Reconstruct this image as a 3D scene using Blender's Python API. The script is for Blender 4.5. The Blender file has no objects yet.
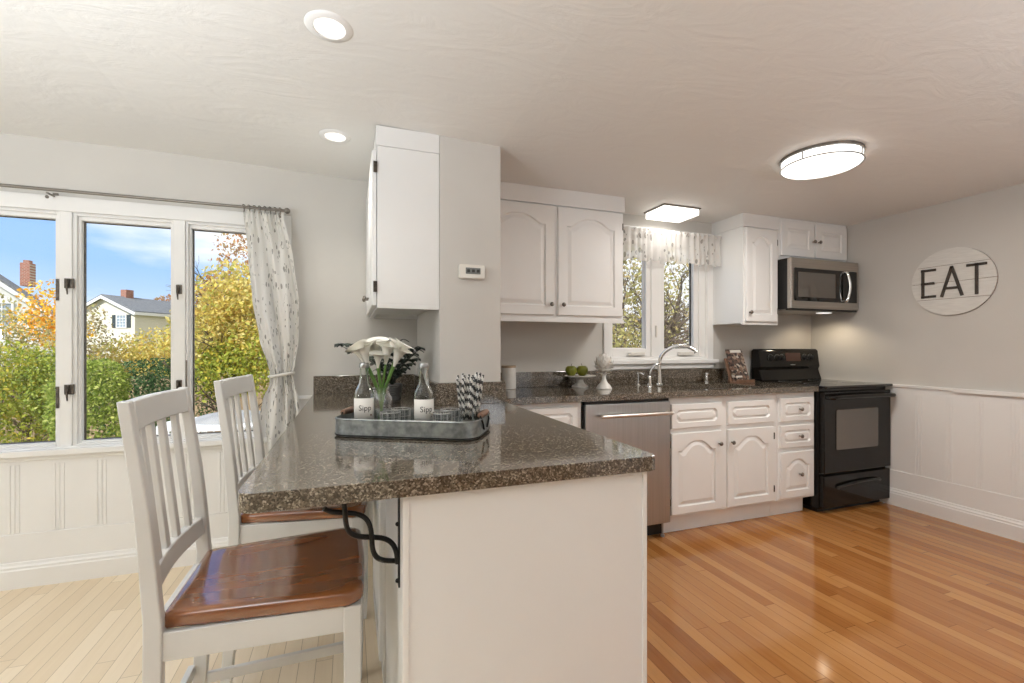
import bpy, bmesh, math, random
from mathutils import Vector, Matrix
PI = math.pi
sc = bpy.context.scene
COL = sc.collection
random.seed(7)

# ------------------------------------------------------------------ camera, sky, sun, lamps, exposure
cd = bpy.data.cameras.new('camera'); cam = bpy.data.objects.new('camera', cd); COL.objects.link(cam)
cam.location = (0, 0, 1.19); cam.rotation_euler = (PI/2, 0, -math.radians(19.515))
cd.sensor_width = 36; cd.lens = 36*457.9/1024; cd.shift_y = 6.0/1024; cd.clip_start = .05; cd.clip_end = 500
sc.camera = cam
sc.view_settings.view_transform = 'Standard'; sc.view_settings.look = 'None'
sc.view_settings.exposure = 0.0; sc.view_settings.gamma = 1.0; sc.view_settings.use_curve_mapping = False
sc.cycles.max_bounces = 10; sc.cycles.diffuse_bounces = 5; sc.cycles.glossy_bounces = 4
sc.cycles.transmission_bounces = 8; sc.cycles.transparent_max_bounces = 12
sc.cycles.caustics_reflective = False; sc.cycles.caustics_refractive = False; sc.cycles.sample_clamp_indirect = 4

w = bpy.data.worlds.new('sky'); sc.world = w; w.use_nodes = True
nt = w.node_tree; nt.nodes.clear()
def WN(t, **k):
    n = nt.nodes.new(t)
    for a, b in k.items(): setattr(n, a, b)
    return n
tc = WN('ShaderNodeTexCoord'); sep = WN('ShaderNodeSeparateXYZ'); nt.links.new(tc.outputs['Generated'], sep.inputs[0])
rmp = WN('ShaderNodeValToRGB'); nt.links.new(sep.outputs['Z'], rmp.inputs[0])
e = rmp.color_ramp.elements; e[0].position = .0; e[0].color = (.80, .90, 1, 1); e[1].position = .42; e[1].color = (.15, .37, .92, 1)
x_ = e.new(.14); x_.color = (.36, .60, .98, 1)
mp = WN('ShaderNodeMapping'); mp.inputs['Scale'].default_value = (1, 1, 3.2); nt.links.new(tc.outputs['Generated'], mp.inputs[0])
nz = WN('ShaderNodeTexNoise'); nz.inputs['Scale'].default_value = 3.4; nz.inputs['Detail'].default_value = 7; nt.links.new(mp.outputs[0], nz.inputs[0])
cr = WN('ShaderNodeValToRGB'); ca = WN('ShaderNodeMath', operation='MULTIPLY_ADD'); nt.links.new(sep.outputs['X'], ca.inputs[0]); ca.inputs[1].default_value = .30
cb_ = WN('ShaderNodeMath', operation='ADD'); nt.links.new(nz.outputs[0], ca.inputs[2]); nt.links.new(ca.outputs[0], cb_.inputs[0]); cb_.inputs[1].default_value = .10; nt.links.new(cb_.outputs[0], cr.inputs[0])
cr.color_ramp.elements[0].position = .47; cr.color_ramp.elements[1].position = .70
mx = WN('ShaderNodeMixRGB'); nt.links.new(cr.outputs[0], mx.inputs[0]); nt.links.new(rmp.outputs[0], mx.inputs[1]); mx.inputs[2].default_value = (1, 1, 1, 1)
bg = WN('ShaderNodeBackground'); bg.inputs['Strength'].default_value = 1.2; nt.links.new(mx.outputs[0], bg.inputs[0])
wo = WN('ShaderNodeOutputWorld'); nt.links.new(bg.outputs[0], wo.inputs[0])

def lamp(name, kind, loc, energy, color=(1, .95, .88), size=.3, aim=None, sizey=None, **k):
    l = bpy.data.lights.new(name, kind); l.energy = energy; l.color = color
    if kind == 'AREA':
        l.size = size
        if sizey: l.shape = 'RECTANGLE'; l.size_y = sizey
        else: l.shape = 'DISK'
    elif kind in ('POINT', 'SPOT'): l.shadow_soft_size = size
    for a, b in k.items(): setattr(l, a, b)
    o = bpy.data.objects.new(name, l); COL.objects.link(o); o.location = loc
    if aim is not None: o.rotation_euler = Vector(aim).to_track_quat('-Z', 'Y').to_euler()
    return o
sun = lamp('sun', 'SUN', (-6, -8, 12), 6.2, (1, .96, .88), aim=(.45, .62, -.64)); sun.data.angle = .02
# fill lights added out of view to brighten the ceiling and walls
lamp('added_uplight', 'AREA', (-1.5, .35, 1.35), 90, (.89, .97, 1.05), size=.8, aim=(.0, .0, 1))
lamp('added_uplight', 'AREA', (2.2, -.8, 1.2), 42, (.89, .97, 1.05), size=.8, aim=(0, 0, 1))
lamp('added_side_fill', 'POINT', (-3.0, .8, 1.3), 32, (.90, .97, 1.04), size=.12)
lamp('added_rear_fill', 'POINT', (1.9, -1.9, 1.62), 10, (.89, .97, 1.05), size=.22)

# ------------------------------------------------------------------ materials
def mat(name, color, rough=.5, metal=0.0, spec=.5, **k):
    m = bpy.data.materials.new(name); m.use_nodes = True
    b = m.node_tree.nodes['Principled BSDF']
    b.inputs['Base Color'].default_value = (*color, 1); b.inputs['Roughness'].default_value = rough
    b.inputs['Metallic'].default_value = metal; b.inputs['Specular IOR Level'].default_value = spec
    for a, v in k.items(): b.inputs[a.replace('_', ' ')].default_value = v
    return m
def nodes(m): return m.node_tree, m.node_tree.nodes['Principled BSDF']
def N(t, typ, **k):
    n = t.nodes.new(typ)
    for a, b in k.items(): setattr(n, a, b)
    return n
def ramp(t, stops, src, interp='LINEAR'):
    r = N(t, 'ShaderNodeValToRGB'); r.color_ramp.interpolation = interp
    el = r.color_ramp.elements
    while len(el) < len(stops): el.new(.5)
    for q, (p, c) in zip(el, stops): q.position = p; q.color = (*c, 1)
    t.links.new(src, r.inputs[0]); return r
def coords(t, scale=(1, 1, 1), kind='Object'):
    c = N(t, 'ShaderNodeTexCoord'); m = N(t, 'ShaderNodeMapping'); m.inputs['Scale'].default_value = scale
    t.links.new(c.outputs[kind], m.inputs[0]); return m.outputs[0]
def noise(t, vec, scale, detail=3, rough=.5, dist=0):
    n = N(t, 'ShaderNodeTexNoise'); n.inputs['Scale'].default_value = scale; n.inputs['Detail'].default_value = detail
    n.inputs['Roughness'].default_value = rough; n.inputs['Distortion'].default_value = dist
    t.links.new(vec, n.inputs['Vector']); return n
def bump(t, b, src, strength, dist=.002):
    n = N(t, 'ShaderNodeBump'); n.inputs['Strength'].default_value = strength; n.inputs['Distance'].default_value = dist
    t.links.new(src, n.inputs['Height']); t.links.new(n.outputs[0], b.inputs['Normal'])
def mottled(name, c1, c2, scale, rough=.5, metal=0, stretch=(1, 1, 1), bmp=0, detail=4, lo=.35, hi=.65, **k):
    m = mat(name, c1, rough, metal, **k); t, b = nodes(m)
    v = coords(t, stretch); n = noise(t, v, scale, detail)
    r = ramp(t, [(lo, c1), (hi, c2)], n.outputs[0]); t.links.new(r.outputs[0], b.inputs['Base Color'])
    if bmp: bump(t, b, n.outputs[0], bmp)
    return m

M = {}
M['wall'] = mottled('wall_paint', (.60, .575, .535), (.62, .595, .555), 3, .75)
M['white'] = mottled('white_paint', (.815, .81, .795), (.83, .825, .81), 4, .38)
M['trim'] = mottled('trim_paint', (.84, .83, .81), (.855, .845, .825), 4, .35)
M['chair'] = mottled('chair_paint', (.63, .615, .585), (.655, .64, .61), 6, .35)
M['rattle'] = mat('shadow_gap', (.05, .045, .04), .8)
# ceiling plaster: swirled skip-trowel texture
M['ceil'] = mat('ceiling_plaster', (.80, .785, .755), .55); t, b = nodes(M['ceil'])
v = coords(t, (1, 2.2, 1)); n = noise(t, v, 3.2, 5, .6, 1.6); bump(t, b, n.outputs[0], .14, .03)
# granite
M['granite'] = mat('granite', (.1, .09, .08), .085, 0, .8, Coat_Weight=.22, Coat_Roughness=.05); t, b = nodes(M['granite'])
v = coords(t)
vo = N(t, 'ShaderNodeTexVoronoi'); vo.inputs['Scale'].default_value = 290; t.links.new(v, vo.inputs['Vector'])
sp = N(t, 'ShaderNodeSeparateColor'); t.links.new(vo.outputs['Color'], sp.inputs[0])
n = noise(t, v, 60, 3)
ad = N(t, 'ShaderNodeMath', operation='MULTIPLY_ADD'); t.links.new(n.outputs[0], ad.inputs[0]); ad.inputs[1].default_value = .55
t.links.new(sp.outputs['Red'], ad.inputs[2])
r = ramp(t, [(.0, (.017, .012, .0075)), (.35, (.046, .034, .022)), (.62, (.095, .073, .050)), (.85, (.175, .145, .108)), (1.0, (.35, .305, .245))], ad.outputs[0])
md = N(t, 'ShaderNodeMath', operation='MULTIPLY'); t.links.new(ad.outputs[0], md.inputs[0]); md.inputs[1].default_value = .78
t.links.new(md.outputs[0], r.inputs[0]); t.links.new(r.outputs[0], b.inputs['Base Color'])
# plank floors (boards run along Y)
def planks(name, c1, c2, c3, rough, wdt=.06, ln=1.3, spec=.5):
    m = mat(name, c1, rough, 0, spec); t, b = nodes(m)
    c = N(t, 'ShaderNodeTexCoord'); s = N(t, 'ShaderNodeSeparateXYZ'); t.links.new(c.outputs['Object'], s.inputs[0])
    def mth(op, a, bb=None, cc=None):
        q = N(t, 'ShaderNodeMath', operation=op)
        for i, x in enumerate((a, bb, cc)):
            if x is None: continue
            if isinstance(x, (int, float)): q.inputs[i].default_value = x
            else: t.links.new(x, q.inputs[i])
        return q.outputs[0]
    rx = mth('DIVIDE', s.outputs['X'], wdt); row = mth('FLOOR', rx); fx = mth('FRACT', rx)
    wn = N(t, 'ShaderNodeTexWhiteNoise', noise_dimensions='1D'); t.links.new(row, wn.inputs['W'])
    ry = mth('ADD', mth('DIVIDE', s.outputs['Y'], ln), mth('MULTIPLY', wn.outputs['Value'], 7.3)); cell = mth('FLOOR', ry); fy = mth('FRACT', ry)
    cb = N(t, 'ShaderNodeCombineXYZ'); t.links.new(row, cb.inputs[0]); t.links.new(cell, cb.inputs[1])
    wn2 = N(t, 'ShaderNodeTexWhiteNoise', noise_dimensions='2D'); t.links.new(cb.outputs[0], wn2.inputs['Vector'])
    # grain, shifted per board
    mp = N(t, 'ShaderNodeMapping'); mp.inputs['Scale'].default_value = (26, 1.6, 1); t.links.new(c.outputs['Object'], mp.inputs[0])
    cv = N(t, 'ShaderNodeVectorMath', operation='MULTIPLY_ADD'); t.links.new(wn2.outputs['Color'], cv.inputs[0]); cv.inputs[1].default_value = (9, 9, 9); t.links.new(mp.outputs[0], cv.inputs[2])
    g = noise(t, cv.outputs[0], 2.2, 5, .6, .4)
    val = mth('MULTIPLY_ADD', g.outputs[0], .55, mth('MULTIPLY', wn2.outputs['Value'], .62))
    r = ramp(t, [(.15, c1), (.5, c2), (.9, c3)], val)
    ex = mth('MINIMUM', fx, mth('SUBTRACT', 1, fx)); ey = mth('MULTIPLY', mth('MINIMUM', fy, mth('SUBTRACT', 1, fy)), ln/wdt)
    gap = mth('LESS_THAN', mth('MINIMUM', ex, ey), .018)
    mix = N(t, 'ShaderNodeMixRGB'); t.links.new(gap, mix.inputs[0]); t.links.new(r.outputs[0], mix.inputs[1]); mix.inputs[2].default_value = (c1[0]*.62, c1[1]*.58, c1[2]*.52, 1)
    t.links.new(mix.outputs[0], b.inputs['Base Color'])
    bump(t, b, mth('SUBTRACT', 1, gap), .15, .001)
    return m
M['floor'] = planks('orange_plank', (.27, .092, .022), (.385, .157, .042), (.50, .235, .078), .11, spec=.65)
M['floor2'] = planks('pale_plank', (.69, .545, .365), (.765, .625, .44), (.835, .70, .52), .28)  # paler planks for the dining side
# cherry seat
M['seat'] = mat('cherry_wood', (.2, .07, .02), .14, 0, .6); t, b = nodes(M['seat'])
v = coords(t, (2.0, 12, 5)); n = noise(t, v, 2.0, 2, .5, 0)
r = ramp(t, [(.28, (.135, .042, .013)), (.72, (.225, .078, .024))], n.outputs[0]); t.links.new(r.outputs[0], b.inputs['Base Color'])
b.inputs['Coat Weight'].default_value = .6; b.inputs['Coat Roughness'].default_value = .09
# metals
M['steel'] = mottled('stainless_steel', (.43, .44, .445), (.48, .49, .495), 3, .30, 1.0, (60, 60, .6))
M['steel_h'] = mottled('brushed_steel', (.48, .44, .40), (.56, .52, .47), 3, .28, 1.0, (.6, 60, 60))
M['handle'] = mat('warm_steel', (.62, .57, .52), .34, 1.0)
M['chrome'] = mat('chrome', (.78, .77, .75), .08, 1.0)
M['knob'] = mottled('antique_nickel', (.16, .14, .12), (.30, .27, .24), 40, .35, 1.0)
M['iron'] = mat('black_iron', (.012, .011, .010), .45, .6)
M['hinge'] = mottled('dark_bronze', (.06, .05, .042), (.13, .11, .09), 60, .4, .9)
M['galv'] = mottled('galvanised_steel', (.20, .215, .215), (.40, .42, .41), 38, .38, .85, detail=6)
M['pewter'] = mat('pewter_rod', (.22, .20, .175), .4, .8)
M['black'] = mat('black_enamel', (.009, .008, .007), .10, 0, .3)
M['blackglass'] = mat('black_glass', (.008, .007, .006), .04, 0, .6)
M['ovenglass'] = mat('oven_window_glass', (.11, .097, .083), .03, 0, .9)
M['blackmat'] = mat('black_plastic', (.012, .011, .010), .4)
M['lcd'] = mat('grey_display', (.16, .17, .16), .3)
M['display'] = mat('dark_red_display', (.05, .02, .015), .15)
M['plastic'] = mat('white_plastic', (.78, .75, .69), .4)
M['ceramic'] = mottled('white_ceramic', (.78, .755, .71), (.82, .80, .76), 30, .25)
M['apple'] = mottled('green_apple_skin', (.165, .18, .014), (.25, .26, .03), 14, .3)
M['stemwood'] = mat('stem_brown', (.08, .045, .02), .7)
M['lidwood'] = mottled('pale_lid_wood', (.40, .30, .20), (.48, .37, .26), 20, .5)
M['standwood'] = mottled('walnut_stand', (.16, .085, .05), (.24, .13, .08), 20, .5)
M['signwood'] = mottled('whitewashed_board', (.66, .64, .60), (.73, .71, .67), 12, .6, 0, (1, 1, 9))
M['signletter'] = mottled('dark_stained_letter', (.035, .026, .020), (.06, .045, .034), 30, .6)
M['paper'] = mat('paper_label', (.80, .77, .72), .6)
M['ink'] = mat('dark_ink', (.03, .028, .026), .6)
M['straw_w'] = mat('straw_white', (.80, .78, .74), .6); M['straw_b'] = mat('straw_black', (.035, .035, .035), .6)
M['petal'] = mat('lily_petal', (.86, .84, .77), .45, 0, .4, Subsurface_Weight=.0)
M['spadix'] = mat('lily_spadix', (.80, .55, .10), .6)
M['stem'] = mottled('lily_stem', (.10, .22, .035), (.17, .32, .07), 30, .4)
M['darkleaf'] = mottled('dark_leaf', (.012, .020, .014), (.03, .045, .03), 12, .35)
M['ribpot'] = mat('ribbed_dark_pot', (.05, .048, .045), .45)
M['page'] = mat('book_pages', (.72, .69, .62), .7)
M['cork'] = mottled('bottle_cap_metal', (.30, .30, .29), (.38, .38, .37), 30, .35, .9)
def glassmat(name, tint=(1, 1, 1), rough=0):
    m = bpy.data.materials.new(name); m.use_nodes = True; t = m.node_tree; t.nodes.clear()
    g = N(t, 'ShaderNodeBsdfGlass'); g.inputs['Color'].default_value = (*tint, 1); g.inputs['Roughness'].default_value = rough; g.inputs['IOR'].default_value = 1.45
    o = N(t, 'ShaderNodeOutputMaterial'); t.links.new(g.outputs[0], o.inputs[0]); return m
def thinglass(name, tint, refl=1.0):
    m = bpy.data.materials.new(name); m.use_nodes = True; t = m.node_tree; t.nodes.clear()
    tr = N(t, 'ShaderNodeBsdfTransparent'); tr.inputs[0].default_value = (*tint, 1)
    gl = N(t, 'ShaderNodeBsdfGlossy'); gl.inputs['Roughness'].default_value = .01
    fr = N(t, 'ShaderNodeLayerWeight'); fr.inputs[0].default_value = .5
    pw = N(t, 'ShaderNodeMath', operation='POWER'); pw.inputs[1].default_value = 2.2; t.links.new(fr.outputs['Facing'], pw.inputs[0])
    mu = N(t, 'ShaderNodeMath', operation='MULTIPLY_ADD'); mu.inputs[1].default_value = .8*refl; mu.inputs[2].default_value = .05*refl; t.links.new(pw.outputs[0], mu.inputs[0])
    mx = N(t, 'ShaderNodeMixShader'); t.links.new(mu.outputs[0], mx.inputs[0]); t.links.new(tr.outputs[0], mx.inputs[1]); t.links.new(gl.outputs[0], mx.inputs[2])
    o = N(t, 'ShaderNodeOutputMaterial'); t.links.new(mx.outputs[0], o.inputs[0]); return m
M['pane'] = thinglass('window_glass', (.97, .98, .98), .4)
M['cutglass'] = thinglass('cut_glass', (.985, .985, .98), 4.0)
M['thin'] = thinglass('thin_clear_glass', (.975, .98, .975), 2.0)
t = M['cutglass'].node_tree; o_ = [n for n in t.nodes if n.type == 'OUTPUT_MATERIAL'][0]; src = o_.inputs[0].links[0].from_socket
tl = N(t, 'ShaderNodeBsdfTranslucent'); tl.inputs[0].default_value = (.9, .9, .88, 1); df = N(t, 'ShaderNodeBsdfDiffuse'); df.inputs[0].default_value = (.9, .9, .88, 1)
m1 = N(t, 'ShaderNodeMixShader'); t.links.new(tl.outputs[0], m1.inputs[1]); t.links.new(df.outputs[0], m1.inputs[2]); m2 = N(t, 'ShaderNodeMixShader'); m2.inputs[0].default_value = .55
t.links.new(src, m2.inputs[1]); t.links.new(m1.outputs[0], m2.inputs[2]); t.links.new(m2.outputs[0], o_.inputs[0])
M['clear'] = glassmat('clear_glassware', (.96, .97, .965))
def emis(name, c, s):
    m = mat(name, (.9, .9, .88), .4); b = nodes(m)[1]
    b.inputs['Emission Color'].default_value = (*c, 1); b.inputs['Emission Strength'].default_value = s; return m
M['lampglow'] = emis('lamp_diffuser', (1, .965, .90), 1.9)
M['sinkglow'] = emis('sink_light_diffuser', (1, .965, .90), 1.7)
M['canglow'] = emis('recessed_lamp_lens', (1, .98, .95), 1.1)
# fabric with grey sprigs
def fabric(name, base, sheer, scale=(30, 30, 13)):
    m = bpy.data.materials.new(name); m.use_nodes = True; t = m.node_tree; t.nodes.clear()
    v = coords(t, scale); nn = noise(t, coords(t, (9, 9, 9)), 1.0, 2)
    va = N(t, 'ShaderNodeVectorMath', operation='MULTIPLY_ADD'); t.links.new(nn.outputs['Color'], va.inputs[0]); va.inputs[1].default_value = (1.6, 1.6, 1.6); t.links.new(v, va.inputs[2])
    vo = N(t, 'ShaderNodeTexVoronoi'); vo.inputs['Scale'].default_value = 1.0; t.links.new(va.outputs[0], vo.inputs['Vector'])
    s = N(t, 'ShaderNodeSeparateColor'); t.links.new(vo.outputs['Color'], s.inputs[0])
    thr = N(t, 'ShaderNodeMath', operation='MULTIPLY_ADD'); t.links.new(s.outputs['Red'], thr.inputs[0]); thr.inputs[1].default_value = .85; thr.inputs[2].default_value = -.36
    lt = N(t, 'ShaderNodeMath', operation='LESS_THAN'); t.links.new(vo.outputs['Distance'], lt.inputs[0]); t.links.new(thr.outputs[0], lt.inputs[1])
    # thin twigs: contour lines of a stretched noise
    n2 = noise(t, coords(t, (30, 30, 4.5)), 1.0, 0); ab = N(t, 'ShaderNodeMath', operation='SUBTRACT'); t.links.new(n2.outputs[0], ab.inputs[0]); ab.inputs[1].default_value = .5
    a2 = N(t, 'ShaderNodeMath', operation='ABSOLUTE'); t.links.new(ab.outputs[0], a2.inputs[0])
    l2 = N(t, 'ShaderNodeMath', operation='LESS_THAN'); t.links.new(a2.outputs[0], l2.inputs[0]); l2.inputs[1].default_value = .008
    n3 = noise(t, coords(t, (16, 16, 9)), 1.0, 1); g3 = N(t, 'ShaderNodeMath', operation='GREATER_THAN'); t.links.new(n3.outputs[0], g3.inputs[0]); g3.inputs[1].default_value = .60
    l3 = N(t, 'ShaderNodeMath', operation='MULTIPLY'); l2.inputs[1].default_value = .006; t.links.new(l2.outputs[0], l3.inputs[0]); t.links.new(g3.outputs[0], l3.inputs[1])
    mxx = N(t, 'ShaderNodeMath', operation='MAXIMUM'); t.links.new(lt.outputs[0], mxx.inputs[0]); t.links.new(l3.outputs[0], mxx.inputs[1])
    mix = N(t, 'ShaderNodeMixRGB'); t.links.new(mxx.outputs[0], mix.inputs[0]); mix.inputs[1].default_value = (*base, 1); mix.inputs[2].default_value = (.33, .315, .29, 1)
    d = N(t, 'ShaderNodeBsdfDiffuse'); t.links.new(mix.outputs[0], d.inputs[0])
    tl = N(t, 'ShaderNodeBsdfTranslucent'); t.links.new(mix.outputs[0], tl.inputs[0])
    m1 = N(t, 'ShaderNodeMixShader'); m1.inputs[0].default_value = .18; t.links.new(d.outputs[0], m1.inputs[1]); t.links.new(tl.outputs[0], m1.inputs[2])
    tr = N(t, 'ShaderNodeBsdfTransparent'); m2 = N(t, 'ShaderNodeMixShader'); m2.inputs[0].default_value = sheer
    t.links.new(m1.outputs[0], m2.inputs[1]); t.links.new(tr.outputs[0], m2.inputs[2])
    o = N(t, 'ShaderNodeOutputMaterial'); t.links.new(m2.outputs[0], o.inputs[0]); return m
M['curtain'] = fabric('sprigged_linen', (.80, .78, .74), 0.0, (80, 80, 27))
M['valance'] = fabric('sheer_lace', (.74, .72, .69), .22, (40, 40, 22))
# book cover: a patchwork of food photos in browns
M['cover'] = mat('cookbook_cover', (.2, .12, .08), .3); t, b = nodes(M['cover'])
v = coords(t, (45, 45, 60)); vo = N(t, 'ShaderNodeTexVoronoi'); vo.inputs['Scale'].default_value = 1; t.links.new(v, vo.inputs['Vector'])
sp = N(t, 'ShaderNodeSeparateColor'); t.links.new(vo.outputs['Color'], sp.inputs[0])
r = ramp(t, [(.0, (.03, .02, .018)), (.35, (.10, .06, .045)), (.6, (.22, .13, .09)), (.8, (.34, .26, .20)), (.95, (.55, .50, .43))], sp.outputs['Green'], 'CONSTANT'); t.links.new(r.outputs[0], b.inputs['Base Color'])
# outdoors
M['bark'] = mottled('bark', (.085, .060, .042), (.17, .125, .09), 12, .9)
def leafmats(nm, cols):
    res = []
    for i, c in enumerate(cols):
        m = bpy.data.materials.new(f'{nm}_leaf_{i}'); m.use_nodes = True; t = m.node_tree; t.nodes.clear()
        d = N(t, 'ShaderNodeBsdfDiffuse'); tl = N(t, 'ShaderNodeBsdfTranslucent'); q = N(t, 'ShaderNodeMixShader'); o = N(t, 'ShaderNodeOutputMaterial'); q.inputs[0].default_value = .42
        for x in (d, tl): x.inputs[0].default_value = (*[min(.95, v*1.2+.015) for v in c], 1)
        t.links.new(d.outputs[0], q.inputs[1]); t.links.new(tl.outputs[0], q.inputs[2]); t.links.new(q.outputs[0], o.inputs[0]); res.append(m)
    return res
LV = {'yellow': leafmats('yellow', [(.60, .49, .12), (.66, .57, .22), (.42, .42, .10), (.53, .37, .10)]),
      'yellowgreen': leafmats('yellowgreen', [(.30, .33, .04), (.40, .42, .07), (.20, .26, .035), (.52, .42, .06)]),
      'green': leafmats('green', [(.25, .32, .055), (.36, .42, .09), (.48, .50, .15), (.15, .20, .045)]),
      'dark': leafmats('dark', [(.05, .10, .035), (.08, .15, .05), (.14, .21, .08), (.035, .07, .025)]),
      'rust': leafmats('rust', [(.38, .17, .06), (.46, .26, .10), (.30, .20, .10), (.50, .36, .14)]),
      'orange': leafmats('orange', [(.75, .40, .03), (.80, .54, .06), (.60, .28, .025), (.70, .60, .16)]),
      'tan': leafmats('tan', [(.34, .27, .15), (.45, .36, .19), (.25, .22, .11), (.42, .40, .16)]),
      'olive': leafmats('olive', [(.32, .29, .10), (.42, .38, .15), (.26, .23, .09), (.46, .35, .15)])}
M['ground'] = mottled('leafy_lawn', (.30, .22, .11), (.22, .26, .08), 2.2, .95, detail=8)
M['patio'] = mottled('patio_stone', (.38, .34, .29), (.48, .43, .37), 2, .9)
M['fencewood'] = mottled('stockade_wood', (.25, .175, .10), (.38, .275, .165), 3, .85, 0, (14, 14, .8))
M['siding'] = mat('white_clapboard', (.80, .80, .80), .6); t, b = nodes(M['siding'])
M['siding2'] = mat('cream_clapboard', (.72, .68, .58), .6)
for key in ('siding', 'siding2'):
    t, b = nodes(M[key]); wv = N(t, 'ShaderNodeTexWave', bands_direction='Z', wave_profile='SAW'); wv.inputs['Scale'].default_value = 2.4
    t.links.new(coords(t), wv.inputs[0]); bump(t, b, wv.outputs[0], .5, .03)
M['shingle'] = mottled('grey_shingle', (.13, .14, .15), (.21, .215, .22), 8, .9)
M['brick'] = mat('chimney_brick', (.35, .13, .08), .85); t, b = nodes(M['brick'])
bt = N(t, 'ShaderNodeTexBrick'); bt.inputs['Scale'].default_value = 3.5; bt.inputs['Color1'].default_value = (.36, .12, .07, 1); bt.inputs['Color2'].default_value = (.26, .09, .05, 1); bt.inputs['Mortar'].default_value = (.45, .38, .32, 1)
cx = N(t, 'ShaderNodeTexCoord'); mp2 = N(t, 'ShaderNodeMapping'); mp2.inputs['Rotation'].default_value = (PI/2, 0, 0); t.links.new(cx.outputs['Object'], mp2.inputs[0]); t.links.new(mp2.outputs[0], bt.inputs[0]); t.links.new(bt.outputs[0], b.inputs['Base Color'])
M['shutter'] = mat('dark_shutter', (.035, .05, .055), .6)
M['winglass'] = mat('far_window_glass', (.30, .36, .42), .08)
M['patiomet'] = mat('white_garden_metal', (.78, .78, .76), .5)
M['cushion'] = mottled('grey_cover_cloth', (.27, .27, .265), (.33, .33, .325), 6, .9)

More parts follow.
